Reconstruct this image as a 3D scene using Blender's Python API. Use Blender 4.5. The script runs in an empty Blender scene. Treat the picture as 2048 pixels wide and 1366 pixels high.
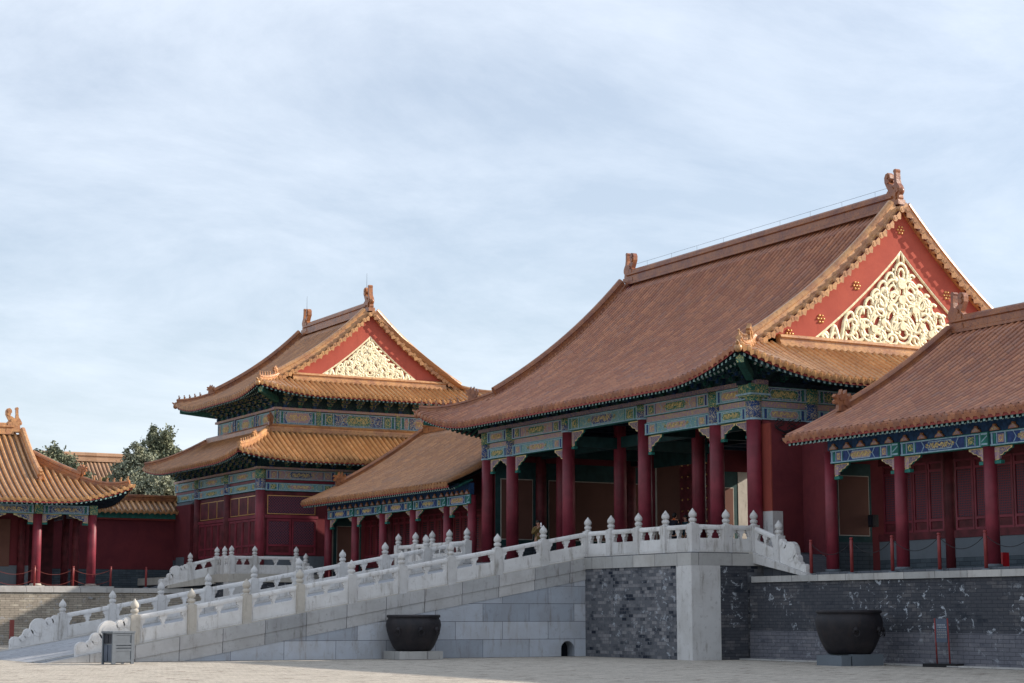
import bpy, bmesh, math, random
from math import sin, cos, pi, radians, sqrt, atan2
from mathutils import Vector
random.seed(7)
S = bpy.context.scene
COL = S.collection

# ------------------------------------------------------------------ camera
YAW = radians(29.075); PITCH = radians(8.40)
cd = bpy.data.cameras.new('camera'); cam = bpy.data.objects.new('camera', cd); COL.objects.link(cam)
cd.sensor_width = 36.0; cd.lens = 36.0 * 3690 / 2048; cd.clip_start = 0.1; cd.clip_end = 6000
cam.location = (0, 0, 1.5); cam.rotation_euler = (pi / 2 + PITCH, 0, -YAW)
S.camera = cam
# ------------------------------------------------------------------ sun and sky
SUNV = Vector((1.0, -0.36, 0.50)).normalized()          # towards the sun
SUN_EL = math.asin(SUNV.z); SUN_AZ = atan2(SUNV.x, SUNV.y)
sd = bpy.data.lights.new('sun', 'SUN'); sun = bpy.data.objects.new('sun', sd); COL.objects.link(sun)
sd.energy = 5.0; sd.angle = radians(0.55); sd.color = (1.0, 0.90, 0.78)
sun.rotation_euler = SUNV.to_track_quat('Z', 'Y').to_euler()
W = bpy.data.worlds.new('World'); S.world = W; W.use_nodes = True
wn = W.node_tree.nodes; wl = W.node_tree.links
for n in list(wn): wn.remove(n)
wo = wn.new('ShaderNodeOutputWorld'); wb = wn.new('ShaderNodeBackground'); wl.new(wb.outputs[0], wo.inputs[0])
sky = wn.new('ShaderNodeTexSky'); sky.sky_type = 'NISHITA'; sky.sun_disc = False
sky.sun_elevation = SUN_EL; sky.sun_rotation = SUN_AZ
sky.air_density = 1.0; sky.dust_density = 1.2; sky.ozone_density = 2.2
tc = wn.new('ShaderNodeTexCoord'); sep = wn.new('ShaderNodeSeparateXYZ'); wl.new(tc.outputs['Generated'], sep.inputs[0])
# thin cirrus: project the direction on a flat layer, stretch it, two noises
def wmath(op, a, b=None, c=None):
    m = wn.new('ShaderNodeMath'); m.operation = op
    for i, v in enumerate((a, b, c)):
        if v is None: continue
        if hasattr(v, 'links'): wl.new(v, m.inputs[i])
        else: m.inputs[i].default_value = v
    return m.outputs[0]
zc = wmath('MAXIMUM', wmath('ADD', sep.outputs[2], 0.28), 0.05)
cxy = wn.new('ShaderNodeCombineXYZ')
wl.new(wmath('DIVIDE', sep.outputs[0], zc), cxy.inputs[0]); wl.new(wmath('DIVIDE', sep.outputs[1], zc), cxy.inputs[1])
mp = wn.new('ShaderNodeMapping'); wl.new(cxy.outputs[0], mp.inputs[0])
mp.inputs['Rotation'].default_value = (0, 0, radians(38)); mp.inputs['Scale'].default_value = (1.5, 2.1, 1)
nz = wn.new('ShaderNodeTexNoise'); wl.new(mp.outputs[0], nz.inputs[0])
nz.inputs['Scale'].default_value = 1.25; nz.inputs['Detail'].default_value = 13; nz.inputs['Roughness'].default_value = 0.68; nz.inputs['Distortion'].default_value = 0.35
nz2 = wn.new('ShaderNodeTexNoise'); wl.new(cxy.outputs[0], nz2.inputs[0])
nz2.inputs['Scale'].default_value = 0.9; nz2.inputs['Detail'].default_value = 5; nz2.inputs['Roughness'].default_value = 0.6
cl = wmath('MULTIPLY', wmath('SUBTRACT', wmath('ADD', nz.outputs[0], wmath('MULTIPLY', nz2.outputs[0], 1.1)), 0.86), 1.9)
cl = wmath('MINIMUM', wmath('MAXIMUM', cl, 0.0), 1.0)
cl = wmath('ADD', wmath('MULTIPLY', cl, 0.44), 0.38)
mx = wn.new('ShaderNodeMixRGB'); wl.new(cl, mx.inputs[0]); wl.new(sky.outputs[0], mx.inputs[1]); mx.inputs[2].default_value = (7.8, 8.4, 9.25, 1)
wl.new(mx.outputs[0], wb.inputs[0]); wb.inputs[1].default_value = 0.108
S.view_settings.view_transform = 'Standard'; S.view_settings.look = 'None'
S.view_settings.exposure = 0.40; S.view_settings.gamma = 1.0
S.render.engine = 'CYCLES'
S.cycles.max_bounces = 6; S.cycles.diffuse_bounces = 3

# ------------------------------------------------------------------ materials
MATS = {}
class NT:
    def __init__(s, name, rough=0.8, spec=0.3):
        m = bpy.data.materials.new(name); m.use_nodes = True; s.m = m; s.n = m.node_tree.nodes; s.l = m.node_tree.links
        s.b = s.n['Principled BSDF']; s.b.inputs['Roughness'].default_value = rough
        s.b.inputs['Specular IOR Level'].default_value = spec; MATS[name] = m
    def set(s, node, k, v):
        if hasattr(v, 'links'): s.l.new(v, node.inputs[k])
        else: node.inputs[k].default_value = v
    def co(s, kind='Object', scale=None):
        t = s.n.new('ShaderNodeTexCoord'); o = t.outputs[kind]
        if scale:
            mp = s.n.new('ShaderNodeMapping'); s.l.new(o, mp.inputs[0]); mp.inputs['Scale'].default_value = scale; o = mp.outputs[0]
        return o
    def noise(s, co, scale, detail=4, rough=0.55, dist=0, fac=True):
        t = s.n.new('ShaderNodeTexNoise'); s.l.new(co, t.inputs[0]); t.inputs['Scale'].default_value = scale
        t.inputs['Detail'].default_value = detail; t.inputs['Roughness'].default_value = rough; t.inputs['Distortion'].default_value = dist
        return t.outputs[0 if fac else 1]
    def math(s, op, a, b=0.0, clamp=False):
        m = s.n.new('ShaderNodeMath'); m.operation = op; m.use_clamp = clamp
        s.set(m, 0, a); s.set(m, 1, b); return m.outputs[0]
    def ramp(s, f, lo, hi):     # smooth 0..1 between lo and hi
        m = s.n.new('ShaderNodeMapRange'); s.l.new(f, m.inputs[0]); m.inputs[1].default_value = lo; m.inputs[2].default_value = hi
        m.interpolation_type = 'SMOOTHSTEP'; return m.outputs[0]
    def mix(s, f, a, b, mode='MIX'):
        m = s.n.new('ShaderNodeMixRGB'); m.blend_type = mode; s.set(m, 0, f)
        for i, v in ((1, a), (2, b)):
            if hasattr(v, 'links'): s.l.new(v, m.inputs[i])
            else: m.inputs[i].default_value = (*v, 1)
        return m.outputs[0]
    def color(s, c):
        if hasattr(c, 'links'): s.l.new(c, s.b.inputs['Base Color'])
        else: s.b.inputs['Base Color'].default_value = (*c, 1)
    def bump(s, h, strength=0.4, dist=0.02):
        b = s.n.new('ShaderNodeBump'); s.l.new(h, b.inputs['Height']); b.inputs['Strength'].default_value = strength
        b.inputs['Distance'].default_value = dist; s.l.new(b.outputs[0], s.b.inputs['Normal'])

def plain(name, c, rough=0.7, spec=0.3, var=0.25, scale=3.0, metal=0.0):
    t = NT(name, rough, spec); co = t.co()
    n = t.noise(co, scale, 5); d = tuple(x * (1 - var) for x in c); e = tuple(min(1, x * (1 + var * .6)) for x in c)
    t.color(t.mix(t.ramp(n, 0.3, 0.7), d, e)); t.b.inputs['Metallic'].default_value = metal
    return t
plain('red_column', (0.205, 0.027, 0.043), 0.5, 0.35, 0.30, 1.3)
plain('red_lacquer', (0.118, 0.020, 0.026), 0.6, 0.3, 0.4, 2.5)
plain('red_board', (0.30, 0.042, 0.030), 0.6, 0.3, 0.2, 2.0)
plain('panel_ochre', (0.155, 0.074, 0.056), 0.8, 0.2, 0.12, 1.0)
plain('frame_green', (0.018, 0.060, 0.062), 0.7, 0.3, 0.3)
plain('dark_interior', (0.010, 0.012, 0.018), 0.9, 0.1, 0.3)  # near-black that paints in the shade of openings and recesses
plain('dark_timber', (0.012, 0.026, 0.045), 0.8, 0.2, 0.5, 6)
plain('bracket_blue', (0.018, 0.060, 0.150), 0.7, 0.3, 0.4, 8)
plain('bracket_green', (0.018, 0.105, 0.085), 0.7, 0.3, 0.4, 8)
plain('paint_green', (0.030, 0.190, 0.160), 0.7, 0.3, 0.3, 6)
plain('paint_blue', (0.035, 0.070, 0.22), 0.7, 0.3, 0.3, 6)
plain('paint_light', (0.34, 0.50, 0.60), 0.7, 0.3, 0.2, 9)
plain('paint_pink', (0.33, 0.20, 0.26), 0.7, 0.3, 0.3, 9)
plain('gold_line', (0.80, 0.62, 0.28), 0.45, 0.5, 0.2, 6)
plain('gold_relief', (0.84, 0.75, 0.50), 0.5, 0.5, 0.28, 9)
plain('gold_stud', (0.75, 0.45, 0.16), 0.3, 0.6, 0.1, 6, 0.4)
plain('rafter_end', (0.27, 0.42, 0.40), 0.7, 0.3, 0.4, 14)
plain('rafter_dot', (0.42, 0.52, 0.50), 0.7, 0.3, 0.3, 14)
plain('fascia_red', (0.24, 0.036, 0.03), 0.6, 0.3, 0.2)
t = NT('iron', 0.6, 0.4); n_ = t.noise(t.co(), 2.5, 7, 0.7, 0.4); n4 = t.noise(t.co('Object', (4, 4, .7)), 2.0, 6, 0.7)
col_ = t.mix(t.ramp(n_, 0.35, 0.7), (0.009, 0.008, 0.012), (0.022, 0.018, 0.021)); col_ = t.mix(t.math('MULTIPLY', t.ramp(n4, 0.52, 0.72), 0.6), col_, (0.032, 0.018, 0.016))
t.color(col_); t.bump(n_, 0.5, 0.02)
plain('bin_metal', (0.135, 0.155, 0.18), 0.42, 0.5, 0.1, 5, 0.35)
plain('bin_dark', (0.018, 0.02, 0.03), 0.6, 0.3, 0.2)
plain('bollard_red', (0.23, 0.032, 0.032), 0.4, 0.4, 0.15)
plain('chain_red', (0.22, 0.05, 0.04), 0.5, 0.4, 0.15)
plain('sign_grey', (0.07, 0.09, 0.13), 0.5, 0.4, 0.2)
plain('sign_text', (0.5, 0.52, 0.55), 0.6, 0.3, 0.1)
plain('sign_red', (0.50, 0.012, 0.02), 0.4, 0.4, 0.1)
plain('rubber', (0.02, 0.02, 0.022), 0.8, 0.2, 0.2)
plain('skin', (0.42, 0.22, 0.15), 0.6, 0.3, 0.08)
plain('hair', (0.012, 0.009, 0.008), 0.6, 0.3, 0.2)
plain('coat_olive', (0.17, 0.115, 0.045), 0.9, 0.1, 0.25)
plain('cloth_dark', (0.015, 0.017, 0.025), 0.9, 0.1, 0.3)
plain('cloth_teal', (0.02, 0.05, 0.065), 0.9, 0.1, 0.3)
plain('cloth_orange', (0.55, 0.10, 0.02), 0.9, 0.1, 0.2)
plain('cloth_pink', (0.45, 0.16, 0.25), 0.9, 0.1, 0.2)
plain('phone_white', (0.8, 0.8, 0.85), 0.3, 0.5, 0.02)
plain('bark', (0.06, 0.045, 0.035), 0.9, 0.1, 0.3)
plain('wire', (0.06, 0.06, 0.07), 0.5, 0.4, 0.1)

def motif(name, base, line, scale=7.0, thr=0.53, w=0.06):      # painted scrollwork: thin gold contours on a coloured ground
    t = NT(name, 0.65, 0.3); co = t.co()
    n = t.noise(co, scale, 1.5, 0.5, 1.6)
    a = t.math('ABSOLUTE', t.math('SUBTRACT', n, 0.5)); f = t.math('SUBTRACT', 1.0, t.ramp(a, w * 0.5, w))
    n2 = t.noise(co, scale * 1.7, 2); g = t.ramp(n2, thr, thr + 0.08)
    t.color(t.mix(t.math('MAXIMUM', f, g), base, line))
motif('motif_green', (0.030, 0.165, 0.135), (0.60, 0.50, 0.20), 7.5, 0.64, 0.045)
motif('motif_blue', (0.040, 0.080, 0.235), (0.60, 0.52, 0.32), 7.5, 0.65, 0.045)
motif('motif_teal', (0.13, 0.33, 0.38), (0.50, 0.50, 0.28), 8, 0.64, 0.04)
motif('motif_pink', (0.40, 0.26, 0.34), (0.60, 0.48, 0.18), 7, 0.66, 0.045)
motif('motif_dense', (0.13, 0.11, 0.22), (0.50, 0.34, 0.22), 14, 0.60, 0.06)
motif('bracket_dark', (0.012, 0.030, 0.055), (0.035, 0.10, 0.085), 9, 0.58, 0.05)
motif('bracket_lit', (0.026, 0.075, 0.125), (0.42, 0.36, 0.12), 11, 0.62, 0.06)  # brighter copy of the dark bracket paint; lit eaves painted into the colour

def tilemat(name, c1, c2, c3, rough=0.38, patch=0.5):          # glazed tiles: one tint per tile (uv: row, course), a joint at every course
    t = NT(name, rough, 0.5); uv = t.co('UV')
    s = t.n.new('ShaderNodeSeparateXYZ'); t.l.new(uv, s.inputs[0])
    u = t.math('FLOOR', s.outputs[0]); v = t.math('FLOOR', s.outputs[1])
    c = t.n.new('ShaderNodeCombineXYZ'); t.l.new(u, c.inputs[0]); t.l.new(v, c.inputs[1])
    wnz = t.n.new('ShaderNodeTexWhiteNoise'); wnz.noise_dimensions = '2D'; t.l.new(c.outputs[0], wnz.inputs[0])
    r = wnz.outputs[0]
    col = t.mix(t.ramp(r, 0.0, 0.8), c1, c2); col = t.mix(t.math('MULTIPLY', t.ramp(r, 0.80, 1.0), 0.35), col, c3)
    w1 = t.n.new('ShaderNodeTexWhiteNoise'); w1.noise_dimensions = '1D'; t.l.new(u, w1.inputs['W'])
    col = t.mix(t.math('MULTIPLY', w1.outputs[0], 0.38), col, tuple(x * 0.45 for x in c1))
    tn = t.noise(t.co(), 2.2, 5, 0.75, 0.3); col = t.mix(t.math('MULTIPLY', t.ramp(tn, 0.5, 0.68), 0.45), col, c3)
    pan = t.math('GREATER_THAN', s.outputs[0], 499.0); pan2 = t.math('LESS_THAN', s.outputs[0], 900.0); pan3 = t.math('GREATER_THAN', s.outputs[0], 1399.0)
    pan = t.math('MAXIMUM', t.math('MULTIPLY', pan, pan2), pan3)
    col = t.mix(t.math('MULTIPLY', pan, 0.72), col, tuple(x * 0.30 for x in c3))  # pans darkened: shade between the rows painted in, along with dirt
    big = t.noise(t.co(), 0.45, 6, 0.7, 0.4)
    col = t.mix(t.math('MULTIPLY', t.ramp(big, 0.45, 0.72), patch), col, tuple(x * 0.62 for x in c1))
    grime = t.noise(t.co(), 5.0, 5, 0.7)
    col = t.mix(t.math('MULTIPLY', t.ramp(grime, 0.56, 0.75), 0.55), col, (0.13, 0.085, 0.065))
    fr = t.math('FRACT', s.outputs[1]); jt = t.math('LESS_THAN', fr, 0.13)
    col = t.mix(t.math('MULTIPLY', jt, 0.3), col, tuple(x * 0.35 for x in c1))
    t.color(col); t.bump(t.math('ADD', t.math('MULTIPLY', fr, 0.5), t.math('MULTIPLY', grime, 0.5)), 0.5, 0.03)
tilemat('tile_shaded', (0.36, 0.135, 0.072), (0.49, 0.205, 0.105), (0.18, 0.11, 0.115), 0.34)  # yellow glaze browned to its look in shade, for slopes facing the yard
tilemat('tile_gallery', (0.37, 0.165, 0.07), (0.49, 0.235, 0.10), (0.20, 0.125, 0.10), 0.34)  # same glaze, shade of the gallery and pavilion fronts in the colour
tilemat('tile_sunlit', (0.54, 0.28, 0.12), (0.64, 0.36, 0.165), (0.30, 0.14, 0.08), 0.24, 0.25)  # same glaze in its sunlit tone, for slopes turned to the sun
tilemat('tile_far', (0.40, 0.23, 0.13), (0.46, 0.28, 0.17), (0.33, 0.2, 0.13), 0.6, 0.2)  # less yellow and flatter: slight distance haze mixed into the tile colour

def glaze(name, c, dark):
    t = NT(name, 0.33, 0.5); co = t.co(); n = t.noise(co, 1.6, 6, 0.65); n2 = t.noise(co, 9, 4, 0.6)
    col = t.mix(t.ramp(n, 0.35, 0.7), c, dark); col = t.mix(t.math('MULTIPLY', t.ramp(n2, 0.5, 0.7), 0.6), col, tuple(x * 0.5 for x in dark))
    t.color(col); t.bump(n2, 0.35, 0.03)
glaze('ridge_shaded', (0.33, 0.13, 0.055), (0.20, 0.075, 0.05))  # ridge glaze with the shade put into its colour
glaze('ridge_sunlit', (0.55, 0.30, 0.13), (0.36, 0.17, 0.09))  # same ridge glaze with the sunlight put into its colour
glaze('ridge_gallery', (0.38, 0.15, 0.055), (0.22, 0.09, 0.05))

def stone(name, c, stain, dirt=0.5, spots=0.0, joints=None):
    t = NT(name, 0.85, 0.2); co = t.co()
    n = t.noise(co, 1.1, 8, 0.65, 0.3); n2 = t.noise(co, 6, 6, 0.7); st = t.noise(t.co('Object', (3.0, 3.0, 0.5)), 1.6, 6, 0.7)
    col = t.mix(t.ramp(n, 0.35, 0.68), c, tuple(a * 0.72 + b * 0.28 for a, b in zip(c, stain)))
    col = t.mix(t.math('MULTIPLY', t.ramp(st, 0.52, 0.74), dirt), col, stain)
    col = t.mix(t.math('MULTIPLY', t.ramp(n2, 0.55, 0.78), dirt * 0.6), col, tuple(x * 0.6 for x in stain))
    h = t.math('ADD', n2, n)
    if joints:
        bw, bh, var, mort = joints
        br = t.n.new('ShaderNodeTexBrick'); t.l.new(t.co('UV'), br.inputs[0]); br.offset = 0.42
        br.inputs['Scale'].default_value = 1; br.inputs['Brick Width'].default_value = bw; br.inputs['Row Height'].default_value = bh
        br.inputs['Mortar Size'].default_value = mort; br.inputs['Mortar Smooth'].default_value = 0.3; br.inputs['Bias'].default_value = 0.0
        br.inputs['Color1'].default_value = (1, 1, 1, 1); br.inputs['Color2'].default_value = (1 - var, 1 - var * 0.93, 1 - var * 0.85, 1); br.inputs['Mortar'].default_value = (0.30, 0.30, 0.32, 1)
        col = t.mix(1.0, col, br.outputs[0], 'MULTIPLY'); h = t.math('SUBTRACT', h, t.math('MULTIPLY', br.outputs[1], 1.5))
    if spots:
        v = t.noise(co, 2.6, 5, 0.75, 0.2); big = t.noise(co, 0.5, 2)
        f = t.math('MULTIPLY', t.ramp(v, 0.685, 0.73), t.ramp(big, 0.45, 0.6))
        col = t.mix(t.math('MULTIPLY', f, spots), col, (0.55, 0.57, 0.60))
    t.color(col); t.bump(h, 0.45, 0.02)
stone('marble', (0.61, 0.60, 0.59), (0.25, 0.225, 0.195), 0.95)
stone('marble_warm', (0.52, 0.485, 0.43), (0.24, 0.21, 0.175), 0.75)
stone('marble_white', (0.71, 0.70, 0.69), (0.33, 0.30, 0.265), 0.9)
stone('coping_stone', (0.52, 0.505, 0.48), (0.24, 0.21, 0.18), 0.6, 0, (1.35, 3.0, 0.25, 0.012))
stone('ramp_block', (0.52, 0.55, 0.60), (0.34, 0.30, 0.27), 0.8, 0.5, (1.85, 0.62, 0.38, 0.010))
stone('ramp_band', (0.55, 0.54, 0.53), (0.22, 0.19, 0.165), 0.85, 0, (1.45, 9.0, 0.38, 0.014))
stone('dado', (0.10, 0.125, 0.145), (0.05, 0.055, 0.065), 0.6, 0, (0.5, 0.13, 0.3, 0.008))
stone('dado_light', (0.15, 0.175, 0.20), (0.10, 0.11, 0.12), 0.4)
stone('paving_dark', (0.13, 0.14, 0.16), (0.07, 0.075, 0.085), 0.5, 0, (0.5, 0.25, 0.3, 0.01))
stone('ramp_floor', (0.40, 0.41, 0.43), (0.25, 0.25, 0.26), 0.5, 0, (1.0, 0.5, 0.15, 0.010))

def brick(name, c1, c2, c3, bw, bh, spots, mort=(0.05, 0.052, 0.06), bw_=0.35):
    t = NT(name, 0.9, 0.15); uv = t.co('UV'); co = t.co()
    br = t.n.new('ShaderNodeTexBrick'); t.l.new(uv, br.inputs[0]); br.inputs['Scale'].default_value = 1
    br.inputs['Brick Width'].default_value = bw; br.inputs['Row Height'].default_value = bh
    br.inputs['Mortar Size'].default_value = 0.007; br.inputs['Mortar Smooth'].default_value = 0.2; br.inputs['Bias'].default_value = 0.0
    br.inputs['Color1'].default_value = (0, 0, 0, 1); br.inputs['Color2'].default_value = (1, 1, 1, 1); br.inputs['Mortar'].default_value = (0.5, 0.5, 0.5, 1)
    n = t.noise(co, 0.9, 6, 0.7); n2 = t.noise(co, 7, 5, 0.7)
    f = t.math('ADD', t.math('MULTIPLY', br.outputs[0], bw_), t.math('MULTIPLY', n, 1.45 - bw_))
    col = t.mix(t.ramp(f, 0.42, 0.62), c1, c2); col = t.mix(t.ramp(f, 0.72, 1.0), col, c3)
    col = t.mix(t.math('MULTIPLY', t.ramp(n2, 0.5, 0.75), 0.5), col, tuple(x * 0.5 for x in c1))
    col = t.mix(br.outputs[1], col, mort)
    v = t.noise(t.co('Object', (1, 1, 1.3)), 3.2, 7, 0.75, 0.4); big = t.noise(co, 0.42, 2)
    sp = t.math('MULTIPLY', t.ramp(v, 0.575, 0.605), t.ramp(big, 0.42, 0.52))
    col = t.mix(t.math('MULTIPLY', sp, spots), col, (0.40, 0.43, 0.47))
    t.color(col); t.bump(t.math('SUBTRACT', n2, t.math('MULTIPLY', br.outputs[1], 1.2)), 0.6, 0.02)
brick('brick_dark', (0.030, 0.035, 0.046), (0.068, 0.071, 0.082), (0.135, 0.13, 0.135), 0.42, 0.105, 0.95, (0.035, 0.037, 0.047), 0.25)
brick('brick_mid', (0.022, 0.028, 0.042), (0.13, 0.135, 0.15), (0.25, 0.245, 0.255), 0.29, 0.115, 0.8, (0.13, 0.13, 0.14), 0.5)
brick('brick_low', (0.085, 0.090, 0.11), (0.14, 0.14, 0.16), (0.20, 0.195, 0.21), 0.46, 0.115, 0.35, (0.06, 0.062, 0.075), 0.3)
brick('brick_north', (0.15, 0.135, 0.115), (0.33, 0.29, 0.24), (0.50, 0.45, 0.37), 0.45, 0.11, 0.5, (0.10, 0.09, 0.075), 0.3)

def plaster(name, c, c2):
    t = NT(name, 0.9, 0.15); co = t.co(); n = t.noise(co, 0.7, 7, 0.7, 0.4); st = t.noise(t.co('Object', (2.5, 2.5, 0.35)), 1.4, 5, 0.7); f = t.noise(co, 14, 3)
    col = t.mix(t.ramp(n, 0.35, 0.7), c, c2); col = t.mix(t.math('MULTIPLY', t.ramp(st, 0.55, 0.75), 0.4), col, tuple(x * 0.6 for x in c2))
    t.color(col); t.bump(f, 0.25, 0.01)
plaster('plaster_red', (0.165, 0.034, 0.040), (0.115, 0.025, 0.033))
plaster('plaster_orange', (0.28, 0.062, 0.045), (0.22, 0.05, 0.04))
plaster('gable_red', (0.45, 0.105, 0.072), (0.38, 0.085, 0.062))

def lattice(name, c, hole, w, h, diag=False, lw=0.32):
    t = NT(name, 0.6, 0.3); uv = t.co('UV')
    s = t.n.new('ShaderNodeSeparateXYZ'); t.l.new(uv, s.inputs[0])
    a, b = s.outputs[0], s.outputs[1]
    if diag: a, b = t.math('ADD', a, b), t.math('SUBTRACT', a, b)
    fa = t.math('FRACT', t.math('DIVIDE', a, w)); fb = t.math('FRACT', t.math('DIVIDE', b, h))
    f = t.math('MAXIMUM', t.math('LESS_THAN', fa, lw), t.math('LESS_THAN', fb, lw))
    t.color(t.mix(f, hole, c)); t.bump(f, 0.6, 0.03)
lattice('lattice_red', (0.20, 0.03, 0.035), (0.035, 0.035, 0.06), 0.075, 0.075)
lattice('lattice_diag', (0.22, 0.045, 0.055), (0.02, 0.025, 0.05), 0.15, 0.15, True, 0.25)
lattice('lattice_slats', (0.14, 0.018, 0.022), (0.02, 0.012, 0.02), 0.9, 0.11, False, 0.45)

# ground: worn courtyard bricks
t = NT('courtyard', 0.9, 0.15); co = t.co()
br = t.n.new('ShaderNodeTexBrick'); t.l.new(co, br.inputs[0]); br.inputs['Scale'].default_value = 1
br.inputs['Brick Width'].default_value = 0.48; br.inputs['Row Height'].default_value = 0.24; br.inputs['Mortar Size'].default_value = 0.012
br.inputs['Color1'].default_value = (0.58, 0.53, 0.455, 1); br.inputs['Color2'].default_value = (0.46, 0.42, 0.36, 1); br.inputs['Mortar'].default_value = (0.24, 0.21, 0.175, 1)
n = t.noise(co, 0.35, 7, 0.65); n2 = t.noise(co, 1.7, 7, 0.8); n3 = t.noise(co, 8, 5, 0.8)
c = t.mix(t.ramp(n, 0.35, 0.7), br.outputs[0], t.mix(0.5, br.outputs[0], (0.58, 0.53, 0.46)))
c = t.mix(t.math('MULTIPLY', t.ramp(n2, 0.53, 0.60), 0.8), c, (0.20, 0.16, 0.13))
c = t.mix(t.math('MULTIPLY', t.ramp(n3, 0.55, 0.62), 0.6), c, (0.20, 0.165, 0.14))
t.color(c); t.bump(t.math('ADD', t.math('MULTIPLY', n2, 1.2), t.math('SUBTRACT', n3, br.outputs[1])), 1.0, 0.05)

def leafmat(name, a, b):
    t = NT(name, 0.7, 0.2); n = t.noise(t.co(), 1.3, 4); n2 = t.noise(t.co(), 9, 2)
    c = t.mix(t.ramp(n, 0.35, 0.65), a, b); t.color(t.mix(t.math('MULTIPLY', t.ramp(n2, 0.5, 0.7), 0.5), c, tuple(x * 1.5 for x in b)))
leafmat('leaf_dark', (0.11, 0.135, 0.095), (0.21, 0.225, 0.145))  # crowns lightened: haze mixed into the leaf colours
leafmat('leaf_grey', (0.17, 0.20, 0.155), (0.29, 0.30, 0.21))
leafmat('leaf_olive', (0.09, 0.095, 0.045), (0.15, 0.145, 0.07))

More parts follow.
